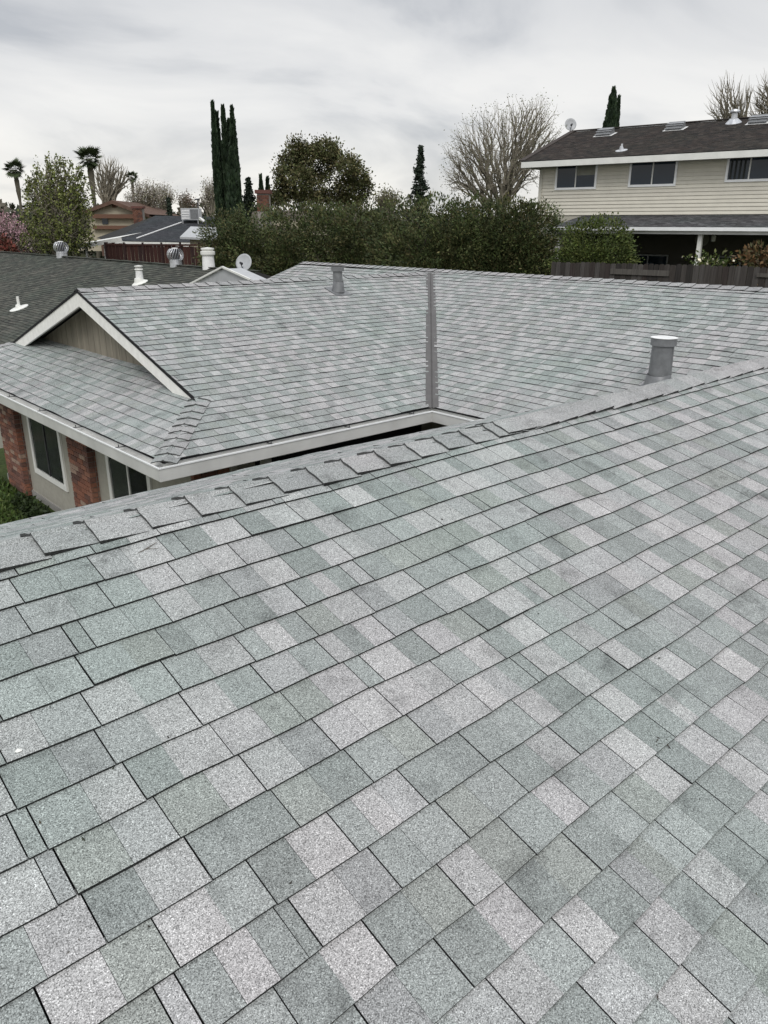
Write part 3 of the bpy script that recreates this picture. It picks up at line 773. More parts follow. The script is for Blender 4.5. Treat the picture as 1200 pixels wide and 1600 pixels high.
def bare_tree(name, base, outline, n, seed, label, group=None, r0=.16, D=40, trunk_y=330, stems=5, rmin=.007, leaf=0, pal=None, leafsize=.06, mat='twig_bark', rise=1, rexp=.44, spray=.16, up=0, along=0):
    """outline: ellipses in sight-line units (centre, radii) filled with twig tips"""
    rnd = random.Random(seed); rs = np.random.RandomState(seed); base = Vector(base); t_ = empty(name, base, label, 'tree', group); P = []
    area = np.array([a * b_ for _, _, a, b_ in outline]); cnt = (n * area / area.sum()).astype(int)
    for (px, py, rx, ry), k in zip(outline, cnt):
        c = at_depth(px, py, D); d = rs.normal(size=(k, 3)); d /= np.linalg.norm(d, axis=1)[:, None]; rr = rs.uniform(.05, 1, k) ** .45
        P.append(np.array(c) + d * rr[:, None] * np.array([rx, rx, ry]) / 1284 * D)
    P = np.concatenate(P); mb = MB(); hub = Vector((base.x, base.y, at_depth(600, trunk_y, D).z))
    mb.tube(base - EZ * .3, base.lerp(hub, .6), r0, r0 * .9, 9); mb.tube(base.lerp(hub, .6), hub, r0 * .9, r0 * .8, 9)
    a = np.arctan2(P[:, 1] - hub.y, P[:, 0] - hub.x); o = np.argsort(a + rs.normal(size=len(a)) * .5); parts_ = np.array_split(o, stems)
    for g_ in parts_:
        if len(g_): grow(mb, hub - EZ * rnd.uniform(0, .25) * (hub.z - base.z), P[g_], r0 * .62, rnd, rmin, rise, rexp)
    mb.build('trunk', mat, t_)
    if leaf:
        T = P
        if up: T = np.concatenate([P - np.array([0, 0, k * up]) + rs.normal(size=P.shape) * .05 for k in range(3)])
        Q = np.repeat(T, leaf, 0) + rs.normal(size=(len(T) * leaf, 3)) * spray
        C = np.array(pal)[rs.randint(0, len(pal), len(Q))] * rs.uniform(.7, 1.3, (len(Q), 1)); v, f, c = leaf_mesh(Q, leafsize, C, 1.6, .2, seed); build_leaves('crown', v, f, c, 'leaf', t_)
    return t_
OLE = [(.068, .090, .030), (.050, .070, .024), (.088, .100, .036), (.034, .050, .018), (.098, .090, .038), (.068, .074, .030)]
def up_z(y, D): return at_depth(600, y, D).z

# ---- oleander hedge behind our roof
hed = [(356, 332, 31.5, 1.35), (405, 322, 31.2, 1.7), (462, 316, 30.5, 1.8), (520, 322, 30, 1.8), (575, 316, 29, 1.8), (628, 312, 28, 1.7), (680, 306, 26.3, 1.7), (735, 308, 26.2, 1.7), (790, 308, 26.1, 1.6), (828, 314, 25.9, 1.3)]
places = ['hedge bush at the left end, above the satellite dish', 'hedge bush in front of the cypress clump and red chimney', 'hedge bush left of the round olive-green tree', 'hedge bush under the round olive-green tree',
          'hedge bush at the right foot of the round olive-green tree', 'hedge bush just left of the small conifer', 'hedge bush below the small conifer, behind the valley flashing', 'hedge bush left of the middle of the bare tree', 'hedge bush below the bare branching tree', 'hedge bush at the right end, against the siding house']
for i, (px, py, D, rad) in enumerate(hed):
    c = at_depth(px, 360, D); zt = at_depth(px, py, D).z; gz = ground_z(c.x, c.y)
    rnd = random.Random(i); bl = []
    for k in range(9):
        a = rnd.uniform(0, 6.28); q = rnd.uniform(0, .55) * rad
        bl.append(((c.x + q * math.cos(a), c.y + q * math.sin(a), zt - .9 - rnd.uniform(0, 1.0) - k * .28), (rad * .72, rad * .72, .95)))
    bl.append(((c.x, c.y, zt - .75), (rad * .8, rad * .8, .8)))
    leafy('oleander_bush', (c.x, c.y, gz), bl, 2400, 12, .042, OLE, 40 + i, 'tall dark green ' + places[i], 'hedge bush', 'dense oleander hedge behind the roof', trunk_r=.10, crown_name='foliage', aspect=2.2, up_bias=.4, clump_r=.20, shell=.7)

# ------------------------------------------------------------------ two-storey siding house on the right
ua = math.radians(129.3)
hd = RT * math.sin(ua) + FW * math.cos(ua); hd.normalize(); hn = Vector((hd.y, -hd.x, 0))      # along the facade, out of it
if hn.dot(FW) > 0: hn = -hn
HC = at_depth(841, 335, 30.0)
def fac(x, y, off=0):
    r_ = ray(x, y); P0 = HC + hn * off; P = r_ * (P0.dot(hn) / r_.dot(hn)); return (P - HC).dot(hd), P.z
def FP(u, z, off=0): return Vector((HC.x, HC.y, 0)) + hd * u + hn * off + EZ * z
gz2 = -3.05
sh = empty('siding_house', FP(5, gz2, -4), 'two-storey house with cream lap siding, dark brown roof and three upper windows', 'house')
zbot = fac(1000, 335.5)[1]; ztop = fac(841, 247)[1] + .02; ULEN = 15.0; DEP = 8.2
mb = MB(); mb.box(FP(0, gz2, -DEP), hd * ULEN, hn * (DEP - 2.6), EZ * (zbot - gz2), (.10, .095, .08)); mb.box(FP(0, zbot, -DEP), hd * ULEN, hn * (DEP - 2.6), EZ * (ztop - zbot)); mb.box(FP(0, zbot - .25, -2.6), hd * ULEN, hn * 2.6, EZ * (ztop - zbot + .25), (.45, .43, .36)); wl = mb.build('wall', 'siding', sh)  # ground-floor wall tinted dark brown: porch shade put into its colour

wins = [fac(873, 260) + fac(929, 292), fac(989, 253) + fac(1053, 287), fac(1142, 245) + fac(1200, 279)]
wins = [(a, b_, c_, d_) for a, b_, c_, d_ in wins]
W3 = wins[2]; wins[2] = (W3[0], W3[1], W3[0] + 1.75, W3[3])
bh = (ztop - zbot) / 17
for k in range(17):
    z0 = zbot + k * bh; c_ = random.Random(k).choice([(.65, .62, .535), (.68, .65, .56), (.63, .60, .52)])
    mb = MB(); a0, a1 = FP(.09, z0, .030), FP(ULEN, z0, .030); b0, b1 = FP(.09, z0 + bh, .004), FP(ULEN, z0 + bh, .004)
    mb.poly([a0, a1, b1, b0], c_); mb.poly([a0 - hn * .03, a1 - hn * .03, a1, a0], c_); mb.poly([b0, b1, b1 - hn * .003, b0 - hn * .003], c_)
    mb.build('siding_board', 'siding', wl)
for side_k in range(1):
    mb = MB(); mb.box(FP(-.03, zbot - .05, -.1), hd * .12, hn * .15, EZ * (ztop - zbot + .05), (.55, .53, .46)); mb.build('corner_board', 'siding', sh)
for i, (u0, zt_, u1, zb_) in enumerate(wins):
    mb = MB(); t_ = .07; fo = .035
    for O, U, W in ((FP(u0 - t_, zb_ - t_, 0), hd * (u1 - u0 + 2 * t_), EZ * t_), (FP(u0 - t_, zt_, 0), hd * (u1 - u0 + 2 * t_), EZ * t_), (FP(u0 - t_, zb_, 0), hd * t_, EZ * (zt_ - zb_)), (FP(u1, zb_, 0), hd * t_, EZ * (zt_ - zb_))):
        mb.box(O, U, hn * (fo + .02), W)
    w = mb.build('window', 'gutter_lip', sh); um = (u0 + u1) / 2 if i < 2 else u0 + .62
    mb = MB(); mb.box(FP(um - .02, zb_, .034), hd * .04, hn * .018, EZ * (zt_ - zb_)); mb.build('mullion', 'white_paint', w)
    for a, b_ in ((u0, um - .02), (um + .02, u1)):
        mb = MB(); mb.box(FP(a, zb_, .034), hd * (b_ - a), hn * .006, EZ * (zt_ - zb_)); mb.build('pane', 'glass', w)
    if i == 0:
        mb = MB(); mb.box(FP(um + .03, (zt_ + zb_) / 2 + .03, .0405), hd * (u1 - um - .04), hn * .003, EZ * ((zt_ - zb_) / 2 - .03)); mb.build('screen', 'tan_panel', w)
    if i == 2:
        for q in range(4): mb = MB(); mb.box(FP(u0 + .05 + q * .13, zb_, .0405), hd * .06, hn * .003, EZ * (zt_ - zb_)); mb.build('curtain', 'curtain', w)
# main roof: hip on the left
oh = .62; ez = fac(815, 252.5, oh)[1]; ue = fac(815, 252.5, oh)[0]
depth_half = DEP / 2 + oh
rp = [at_plane(895, 206, HC - hn * (DEP / 2), hn), at_plane(1200, 183, HC - hn * (DEP / 2), hn)]
ur = (rp[0] - HC).dot(hd); zr = rp[0].z
rise = zr - ez
A = FP(ue, ez, oh); B = FP(ULEN + .6, ez, oh); C_ = FP(ULEN + .6, zr, -DEP / 2); D_ = FP(ur, zr, -DEP / 2); E_ = FP(ue, ez, -DEP - oh); F_ = FP(ULEN + .6, ez, -DEP - oh)
mb = MB()
for q in ([A, B, C_, D_], [A, D_, E_], [E_, D_, C_, F_]): mb.poly([p - EZ * .01 for p in q])
mb.poly([p - EZ * .06 for p in (A, E_, F_, B)]); rf = mb.build('roof', 'deck', sh)
brown = dark_tints([(.058, .048, .042), (.046, .040, .036), (.072, .06, .052), (.038, .034, .032), (.054, .043, .037)])
Vh = (D_ + hd * (0) - (A + hd * (ur - ue))).normalized(); slope_len = ((FP(ur, zr, -DEP / 2)) - FP(ur, ez, oh)).length
stuff = MB()
tl, nn = course_tabs(FP(0, ez, oh), hd, Vh, slope_len, lambda v: (ue + (ur - ue) * v / slope_len, ULEN + .6), 31, tab=.33, expo=.16, tints=brown, thick=.012, wob=.6)
for s in tl: emit_tab(stuff, s, nn)
Vh2 = (D_ - FP(ue, ez, -DEP / 2)).normalized(); sl2 = (D_ - FP(ue, ez, -DEP / 2)).length; wid = depth_half
tl, nn = course_tabs(FP(ue, ez, -DEP / 2), -hn, Vh2, sl2, lambda v: (-wid * (1 - v / sl2), wid * (1 - v / sl2)), 32, tab=.33, expo=.16, tints=brown, thick=.012, wob=.6)
for s in tl: emit_tab(stuff, s, nn)
stuff.build('roof_shingles', 'far_shingle', rf, kind='stuff')
cap_t = [(.07, .06, .055), (.055, .05, .047)]
mb = MB(); 
for a, b_ in ((A, D_), (D_, C_), (E_, D_)): mb.bar(a + EZ * .03, b_ + EZ * .03, .2, .03, c=(.07, .06, .055))
mb.build('hip_cap', 'far_shingle', rf)
def ring(name, u0, off0, z, h, th, mat, parent):
    mb = MB(); mb.box(FP(u0, z - h, off0 - th), hd * (ULEN + .6 - u0), hn * th, EZ * h); mb.box(FP(u0, z - h, -DEP - oh), hd * th, hn * (DEP + oh + off0 - th), EZ * h); return mb.build(name, mat, parent)
fz = fac(815, 262.5, oh)[1]
ring('gutter', ue, oh + .02, ez - .02, ez - fz - .02, .06, 'white_paint', sh)
mb = MB(); mb.box(FP(ue + .07, fz + .02, 0), hd * (ULEN - ue), hn * (oh - .05), EZ * .02); mb.build('soffit', 'soffit', sh)
# slant-back attic vents, pipes, dish
def roofpt(x, y):
    n_ = (B - A).cross(D_ - A).normalized(); return at_plane(x, y, A, n_)
Sup = Vh
def attic_vent(x, y, label, sc=1.0):
    P = roofpt(x, y) + EZ * .02; t_ = empty('attic_vent', P, label, 'roof vent', 'slatted attic vents on the brown roof')
    n_ = hd.cross(Vh); n_ = n_ if n_.z > 0 else -n_
    mb = MB(); mb.box(P - hd * .36 * sc - Vh * .03, hd * .72 * sc, Vh * .52, n_ * .012); mb.build('flashing_plate', 'galvanised_bright', t_)
    prof = [(0, 0), (.10, .10), (.24, .18), (.42, .20), (.46, .0)]
    mb = MB()
    L_ = [P - hd * .28 * sc + Vh * a + n_ * (b_ + .012) for a, b_ in prof]; R_ = [p + hd * .56 * sc for p in L_]
    for k in range(4): mb.poly([L_[k], R_[k], R_[k + 1], L_[k + 1]])
    mb.poly(L_[::-1]); mb.poly(R_); mb.build('hood', 'vent_grey', t_)
    for k in range(3):
        a, b_ = .02 + .10 * k, .045 + [0.0, .075, .12][k]
        mb = MB(); mb.box(P - hd * .30 * sc + Vh * (a - .03) + n_ * (b_ + .02), hd * .60 * sc, Vh * .045, n_ * .014); mb.build('slat', 'galvanised', t_)
    return t_
attic_vent(941, 214, 'slatted white attic vent nearest the dish end of the brown roof')
attic_vent(1051, 205, 'slatted white attic vent in the middle of the brown roof')
attic_vent(1182, 195, 'slatted white attic vent at the right, beside the tall pipe cap')
def small_pipe(P, h, r, label, mat='galvanised_bright', plate=.25, group=None, capr=1.5, nrm=(-T3, 0, 1)):
    nrm = Vector(nrm).normalized()
    t_ = empty('pipe_vent', P, label, 'pipe vent', group); P = Vector(P)
    mb = MB(); mb.lathe(P, [(plate, 0), (plate, .025), (r * 2.4, .045), (r * 1.3, .15), (0, .15)], 14, axis=nrm); mb.build('flashing_cone', mat, t_)
    mb = MB(); mb.lathe(P, [(r, 0), (r * .95, h), (0, h)], 12); mb.build('pipe', mat, t_)
    if capr: mb = MB(); mb.lathe(P + EZ * h, [(r * capr, -.04), (r * capr * 1.1, 0), (r * capr, .05), (0, .09)], 12); mb.build('cap', mat, t_)
    return t_
small_pipe(roofpt(971, 236), .22, .035, 'little white pipe vent low on the brown roof above the middle window', plate=.2, mat='galvanised', capr=0, nrm=hd.cross(Vh) * (1 if hd.cross(Vh).z > 0 else -1))
small_pipe(roofpt(1146, 193), .36, .10, 'tall galvanised pipe cap on the brown roof near its right end', plate=.26, mat='galvanised', nrm=hd.cross(Vh) * (1 if hd.cross(Vh).z > 0 else -1))
def dish(P, r, facing_, label, arm_to, parent_mat='dish_grey'):
    t_ = empty('satellite_dish', arm_to, label, 'satellite dish'); f_ = Vector(facing_).normalized(); P = Vector(P)
    mb = MB(); mb.lathe(P, [(0, 0), (r * .5, r * .05), (r * .8, r * .13), (r, r * .2), (r * .99, r * .16), (r * .5, -.02), (0, -.03)], 26, axis=f_); mb.build('reflector', 'dish_grey', t_, smooth=True)
    mb = MB(); mb.tube(arm_to, Vector(arm_to) * .5 + P * .5 - f_ * .08, .025, .025, 8); mb.tube(Vector(arm_to) * .5 + P * .5 - f_ * .08, P - f_ * .03, .025, .025, 8); mb.build('mast', 'dark_metal', t_)
    lowp = P - EZ * r * .9 + f_ * r * .3; mb = MB(); mb.tube(lowp, P + f_ * r * 1.0 - EZ * r * .25, .014, .012, 6); mb.build('feed_arm', 'dark_metal', t_)
    mb = MB(); q = P + f_ * r * 1.0 - EZ * r * .25; mb.tube(q, q - f_ * .1, .035, .045, 10); mb.build('feed_horn', 'dark_metal', t_)
    return t_
dd = HC.dot(FW)
P = at_depth(891, 195, 36.5); dish(P, .22 * 1.15, -FW + EZ * .25 + RT * .1, 'grey satellite dish against the sky at the left hip of the brown roof', at_depth(893, 207, 36.5) + EZ * -.1)

# lower patio roof
off_p = 2.3; zg = fac(1000, 354.5, off_p)[1]; u0p = fac(862, 355, off_p)[0]
A2, B2 = FP(u0p, zg, off_p), FP(ULEN, zg, off_p); C2, D2 = FP(ULEN, zbot - .02, .05), FP(u0p, zbot - .02, .05)
mb = MB(); mb.poly([A2, B2, C2, D2]); mb.poly([p - EZ * .05 for p in (D2, C2, B2, A2)]); mb.poly([A2, D2, D2 - EZ * .05, A2 - EZ * .05]); pr = mb.build('patio_roof', 'deck', sh)
Vp = (D2 - A2).normalized(); stuff = MB(); slate = dark_tints([(.15, .15, .155), (.11, .11, .115), (.20, .20, .205), (.13, .13, .135)])
tl, nn = course_tabs(FP(0, zg, off_p), hd, Vp, (D2 - A2).length, lambda v: (u0p, ULEN), 41, tab=.3, expo=.14, tints=slate, thick=.012, wob=.5)
for s in tl: emit_tab(stuff, s, nn)
stuff.build('roof_shingles', 'far_shingle', pr, kind='stuff')
mb = MB(); mb.box(FP(u0p - .1, zg - .105, off_p), hd * (ULEN - u0p), hn * .12, EZ * .10); mb.build('gutter', 'gutter_lip', sh)
mb = MB(); mb.box(FP(u0p, zg - .2, off_p - .06), hd * (ULEN - u0p), hn * .06, EZ * .18); mb.build('fascia', 'gutter_paint', sh)
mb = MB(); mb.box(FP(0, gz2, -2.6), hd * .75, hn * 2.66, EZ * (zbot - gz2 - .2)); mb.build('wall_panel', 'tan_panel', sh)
for px, mat in ((1093, 'white_paint'), (872, 'gutter_paint')):
    u = fac(px, 385, off_p - .2)[0]; mb = MB(); mb.box(FP(u - .06, gz2, off_p - .25), hd * .12, hn * .12, EZ * (zg - .2 - gz2)); mb.build('patio_post', mat, sh)
for a, b_ in ((905, 945), (985, 1045), (1126, 1196)):
    ua0, ub0 = fac(a, 390, -2.6)[0], fac(b_, 390, -2.6)[0]
    mb = MB()
    for uu in (ua0, (ua0 + ub0) / 2, ub0): mb.box(FP(uu - .025, gz2 + .05, -2.58), hd * .05, hn * .04, EZ * 2.05)
    mb.box(FP(ua0 - .025, gz2 + 2.1, -2.58), hd * (ub0 - ua0 + .05), hn * .04, EZ * .05); w = mb.build('sliding_door', 'dish_grey', sh)
    mb = MB(); mb.box(FP(ua0, gz2 + .05, -2.58), hd * (ub0 - ua0), hn * .012, EZ * 2.05); mb.build('pane', 'glass', w)
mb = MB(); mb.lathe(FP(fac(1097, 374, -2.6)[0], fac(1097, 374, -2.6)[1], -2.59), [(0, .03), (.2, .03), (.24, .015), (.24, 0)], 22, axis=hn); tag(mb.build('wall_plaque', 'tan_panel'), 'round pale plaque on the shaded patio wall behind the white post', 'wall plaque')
q = FP(fac(1115, 372, .8)[0], fac(1115, 372, .8)[1], .8); t_ = empty('hanging_lantern', q, 'small white lantern hanging under the dark patio roof', 'lantern')
mb = MB(); mb.lathe(q, [(0, -.10), (.06, -.10), (.07, .06), (.02, .11), (0, .12)], 8); mb.build('lamp_body', 'white_paint', t_)
mb = MB(); mb.tube(q + EZ * .11, FP(fac(1115, 372, .8)[0], zg + .1, .8), .006, .006, 5); mb.build('cord', 'dark_metal', t_)
# patio sofa seen over the fence
uu = fac(1010, 395, 1.2)[0]; s0 = FP(uu - .9, gz2, .7); t_ = empty('patio_sofa', s0, 'dark cushioned sofa under the patio roof, its back above the fence', 'sofa')
mb = MB(); mb.box(s0 + EZ * .25, hd * 1.9, hn * .8, EZ * .2); mb.build('seat', 'cushion', t_)
mb = MB(); mb.box(s0 + EZ * .45, hd * 1.9, hn * .2, EZ * 1.28); mb.build('backrest', 'cushion', t_)
for k in (0, 1): mb = MB(); mb.box(s0 + hd * (1.75 * k), hd * .15, hn * .8, EZ * .65); mb.build('armrest', 'cushion', t_)

# fence in front of the siding house
FO = 5.6
uf0, zf0 = fac(862, 409, FO); uf1, zf1 = fac(1200, 417, FO)
fz_ = lambda u: zf0 + (zf1 - zf0) * (u - uf0) / (uf1 - uf0)
fb = FP(uf0, gz2, FO); fence = empty('picket_fence', fb, 'weathered dark grey board fence in front of the siding house patio', 'fence')
FT = [(.042, .036, .032), (.034, .030, .027), (.052, .046, .042), (.028, .025, .023), (.066, .060, .056), (.040, .032, .029)]
r = random.Random(3); u = uf0
while u < uf1 + 2.5:
    w = r.uniform(.13, .15); h_ = fz_(u) + r.uniform(-.02, .02)
    mb = MB(); q = [FP(u, gz2 + .03, FO), FP(u + w, gz2 + .03, FO), FP(u + w, h_ - .03, FO), FP(u + w * .8, h_, FO), FP(u + w * .2, h_, FO), FP(u, h_ - .03, FO)]
    q2 = [p - hn * .018 for p in q]; c_ = r.choice(FT); mb.poly(q, c_); mb.poly(q2[::-1], c_)
    for k in range(6): mb.poly([q[k], q2[k], q2[(k + 1) % 6], q[(k + 1) % 6]], c_)
    mb.build('picket', 'picket', fence); u += w + r.uniform(.004, .014)
for z_ in (-.3, -1.5):
    mb = MB(); mb.box(FP(uf0, fz_(uf0) + z_, FO - .06), hd * (uf1 - uf0 + 2.5), hn * .038, EZ * .09, FT[0]); mb.build('rail', 'picket', fence)
ra, rb_ = fac(955, 419, FO)[0], fac(1047, 419, FO)[0]
mb = MB(); mb.box(FP(ra, fz_(ra) - .28, FO + .004), hd * (rb_ - ra), hn * .035, EZ * .14, (.085, .078, .07)); mb.build('rail', 'picket', fence)
ra = fac(1183, 427, FO)[0]; mb = MB(); mb.box(FP(ra, fz_(ra) - .24, FO + .004), hd * 2, hn * .035, EZ * .09, (.085, .078, .07)); mb.build('rail', 'picket', fence)

CIT = [(.060, .085, .018), (.075, .095, .022), (.045, .068, .016), (.095, .11, .03), (.055, .07, .02)]
q_ = fac(931, 385, 4.0); c = FP(q_[0], q_[1], 4.0); zt = at_depth(931, 335, c.dot(FW)).z; CD = c.dot(FW)
bl = [((c.x, c.y, zt - 1.0), (1.15, 1.15, 1.0)), ((c.x + RT.x * .35, c.y + RT.y * .35, zt - 1.6), (1.0, 1.0, .9)), ((c.x - RT.x * .4, c.y - RT.y * .4, zt - 1.6), (.95, .95, .9)), ((c.x, c.y, zt - 2.3), (1.1, 1.1, 1.0))]
leafy('citrus_tree', (c.x, c.y, gz2), bl, 2300, 10, .042, CIT, 71, 'round bushy yellow-green citrus tree rising over the board fence', 'tree', trunk_r=.09, aspect=1.7, up_bias=.1, clump_r=.15)
AUT = [(.12, .065, .03), (.15, .09, .04), (.08, .055, .025), (.07, .07, .025)]
q_ = fac(1192, 405, 4.8); c = FP(q_[0], q_[1], 4.8); bl = [((c.x, c.y, c.z), (.6, .6, .22)), ((c.x + RT.x * .6, c.y + RT.y * .6, c.z + .05), (.5, .5, .25)), ((c.x, c.y, c.z - .6), (.6, .6, .4))]
leafy('bronze_shrub', (c.x, c.y, gz2), bl, 350, 6, .06, AUT, 73, 'bronze-leaved shrub showing over the fence at the right edge', 'shrub', trunk_r=.04, crown_name='foliage')
q_ = fac(1108, 412, 4.8); c = FP(q_[0], q_[1], 4.8); bl = [((c.x, c.y, c.z - .05), (.5, .5, .22)), ((c.x, c.y, c.z - .6), (.5, .5, .4))]
fl = leafy('flowering_bush', (c.x, c.y, gz2), bl, 160, 6, .05, CIT, 74, 'small bush with white flowers peeping over the fence below the white post', 'shrub', trunk_r=.03, crown_name='foliage')
rs = np.random.RandomState(4); pts = np.array(c) + rs.normal(size=(40, 3)) * np.array([.3, .3, .1]); pts[:, 2] = c.z + .05 + rs.normal(size=40) * .08
v, f, cc = leaf_mesh(pts, .07, np.tile((.7, .65, .5), (40, 1)), 1.1, 0, 5); build_leaves('blossom', v, f, cc, 'leaf', fl)

# ------------------------------------------------------------------ dark-roofed neighbour on the left
XN, ZN = 14.0, -1.32; Y0n, Y1n = 21.2, 62.0; XEn = 5.6
dh_ = empty('dark_roof_house', (14, 30, ground_z(14, 30)), 'neighbouring house with a long low dark grey-green shingle roof', 'house')
zen = ZN - (XN - XEn) * T3
mb = MB(); P_ = [(XEn, Y0n - 3.2, zen), (XEn, Y1n, zen), (XN, Y1n, ZN), (XN, Y0n, ZN)]
mb.poly([Vector(p) - EZ * .01 for p in P_]); mb.poly([(XN, Y0n, ZN - .01), (XN, Y1n, ZN - .01), (XN + 8, Y1n, ZN - 2.67), (XN + 8, Y0n - 2, ZN - 2.67)]); mb.poly([(XEn, Y0n - 3.2, zen - .01), (XN, Y0n, ZN - .01), (XN + 8, Y0n - 2, ZN - 2.67)])
dr = mb.build('roof', 'deck', dh_)
mos = dark_tints([(.078, .082, .070), (.068, .072, .062), (.090, .093, .078), (.060, .064, .056), (.096, .096, .082)])
Ln = (XN - XEn) * SL; stuff = MB()
tl, nn = course_tabs(Vector((XEn, 0, zen)), EY, Vr, Ln, lambda v: (Y0n - 3.2 * (1 - v / Ln), Y1n), 51, tab=.5, expo=.145, tints=mos, thick=.014, wob=2.2, slivers=.02)
for s in tl: emit_tab(stuff, s, nn)
stuff.build('roof_shingles', 'far_shingle', dr, kind='stuff')
mb = MB(); mb.box((XEn + .6, Y0n - 2.6, zen - 2.4), (15, 0, 0), (0, 40, 0), (0, 0, 2.4)); mb.build('wall', 'stucco', dh_)
mb = MB(); k = Y0n
while k < Y1n - .3: mb.box((XN - .12, k, ZN + .015), (.24, 0, 0), (0, .28, 0), (0, 0, .02 + .006 * math.sin(k * 5)), mos(r, 1)[0]); k += .3
mb.build('ridge_cap', 'far_shingle', dr)
# pale cross gable at its right end
Pg = at_x(350, 420, XN - 2.0); gl = at_x(300, 446, XN - 2.0); gr_ = at_x(394, 440, XN - 2.0)
mb = MB(); wv = .6
Pk = Pg; q = [gl, Pk, gr_]; 
mb.poly([gl, gr_, Pk]); bk = [p + Vector((wv, 0, 0)) for p in (gl, Pk, gr_)]
mb.poly([gl, Pk, bk[1], bk[0]]); mb.poly([Pk, gr_, bk[2], bk[1]]); mb.poly([gl - EZ * .8, gr_ - EZ * .8, gr_, gl]); mb.build('cross_gable', 'dish_grey', dh_)
mb = MB(); mb.bar(gl + Vector((-.05, 0, .05)), Pk + Vector((-.05, 0, .05)),   .05, .05); mb.bar(Pk + Vector((-.05, 0, .05)), gr_ + Vector((-.05, 0, .05)), .05, .05); mb.build('bargeboard', 'white_paint', dh_)
def turbine(P, R, label):
    t_ = empty('turbine_vent', P, label, 'turbine vent', 'ball-shaped turbine vents on the dark roof'); P = Vector(P)
    mb = MB(); mb.lathe(P - EZ * .15, [(R * .74, .08), (R * .70, .15 + R * .7), (0, .15 + R * .7)], 18); mb.build('neck', 'galvanised', t_)
    c_ = P + EZ * (R * 1.22)
    mb = MB(); mb.lathe(c_, [(R * .45, -R * .7), (R * .45, R * .6)], 12); mb.build('dark_core', 'dark_metal', t_)  # dark core added inside the ball so gaps between vanes look shaded
    mb = MB(); mb.lathe(c_, [(0, R * .80), (R * .35, R * .78), (R * .38, R * .70), (0, R * .70)], 18); mb.build('cap', 'galvanised_bright', t_)
    mb = MB(); mb.lathe(c_, [(R * .74, -R * .8), (R * .74, -R * .7), (0, -R * .7)], 18); mb.build('ring', 'galvanised', t_)
    for k in range(18):
        a = 2 * math.pi * k / 18; mb = MB(); row = []
        for j in range(7):
            th = -.95 + 1.9 * j / 6 + .0; rr = R * math.cos(th * .95); zz = R * .85 * math.sin(th); tw = a + th * .35
            row.append((c_ + Vector((rr * math.cos(tw), rr * math.sin(tw), zz)), c_ + Vector((rr * .92 * math.cos(tw + .13), rr * .92 * math.sin(tw + .13), zz))))
        for (p, q_), (p2, q2) in zip(row, row[1:]): mb.poly([p, q_, q2, p2])
        mb.build('vane', 'galvanised', t_)
def ridge_at(px): 
    P = at_x(px, 400, XN); return Vector((XN, P.y, ZN))
Pq = ridge_at(97); Dq = Pq.dot(FW); turbine(Pq + EZ * .0, 11.5 / 1284 * Dq, 'ball-shaped turbine vent in front of the leafy green tree')
Pq = ridge_at(274); Dq = Pq.dot(FW); turbine(Pq, 13.2 / 1284 * Dq, 'ball-shaped turbine vent in front of the dark red fence')
Pq = ridge_at(325); Dq = Pq.dot(FW); rr_ = 9.5 / 1284 * Dq
t_ = empty('flue', Pq, 'thick white flue pipe with a banded cap beside the dark red fence', 'flue')
hh = (408 - 391) / 1284 * Dq + .35
mb = MB(); mb.lathe(Pq - EZ * .3, [(rr_ * 1.1, 0), (rr_ * .95, hh), (0, hh)], 20); mb.build('pipe', 'galvanised_bright', t_)
mb = MB(); mb.lathe(Pq - EZ * .3 + EZ * hh, [(rr_ * 1.15, 0), (rr_ * 1.2, .04), (rr_ * 1.2, .12), (rr_ * .9, .14), (rr_ * .9, .17), (rr_ * 1.1, .18), (rr_ * 1.1, .22), (0, .25)], 20); mb.build('cap', 'white_paint', t_)
def drpt(x, y): return at_plane(x, y, Vector((XN, 0, ZN)), Vector((-T3, 0, 1)))
P = drpt(219, 443); D = P.dot(FW); t_ = empty('roof_vent', P, 'white banded pipe vent on the dark roof, rising behind our ridge', 'roof vent'); hh = 27 / 1284 * D; rr_ = 5.2 / 1284 * D
mb = MB(); mb.lathe(P, [(rr_ * 2.6, 0), (rr_ * 2.5, .03), (rr_ * 1.6, .08), (rr_ * 1.1, .2), (0, .2)], 18, axis=(-T3, 0, 1)); mb.build('flashing_cone', 'white_paint', t_)
mb = MB(); mb.lathe(P, [(rr_ * 1.25, 0), (rr_, hh * .75), (rr_, hh), (0, hh)], 18); mb.build('pipe', 'galvanised_bright', t_)
mb = MB(); mb.lathe(P + EZ * hh, [(rr_ * 1.2, -.14), (rr_ * 1.3, -.12), (rr_ * 1.2, -.10), (rr_, -.09), (rr_, -.04), (rr_ * 1.25, -.03), (rr_ * 1.3, 0), (0, .02)], 18); mb.build('cap', 'white_paint', t_)
P = drpt(30, 482); small_pipe(P, .42, .05, 'slim white pipe vent standing alone low on the dark roof', mat='white_paint', plate=.34, capr=0)
P = at_depth(382, 411, 25.5); dish(P, 14.0 / 1284 * 25.5, -FW + EZ * .35 - RT * .35, 'pale grey satellite dish in front of the hedge, by the white gable', at_depth(392, 434, 25.5))

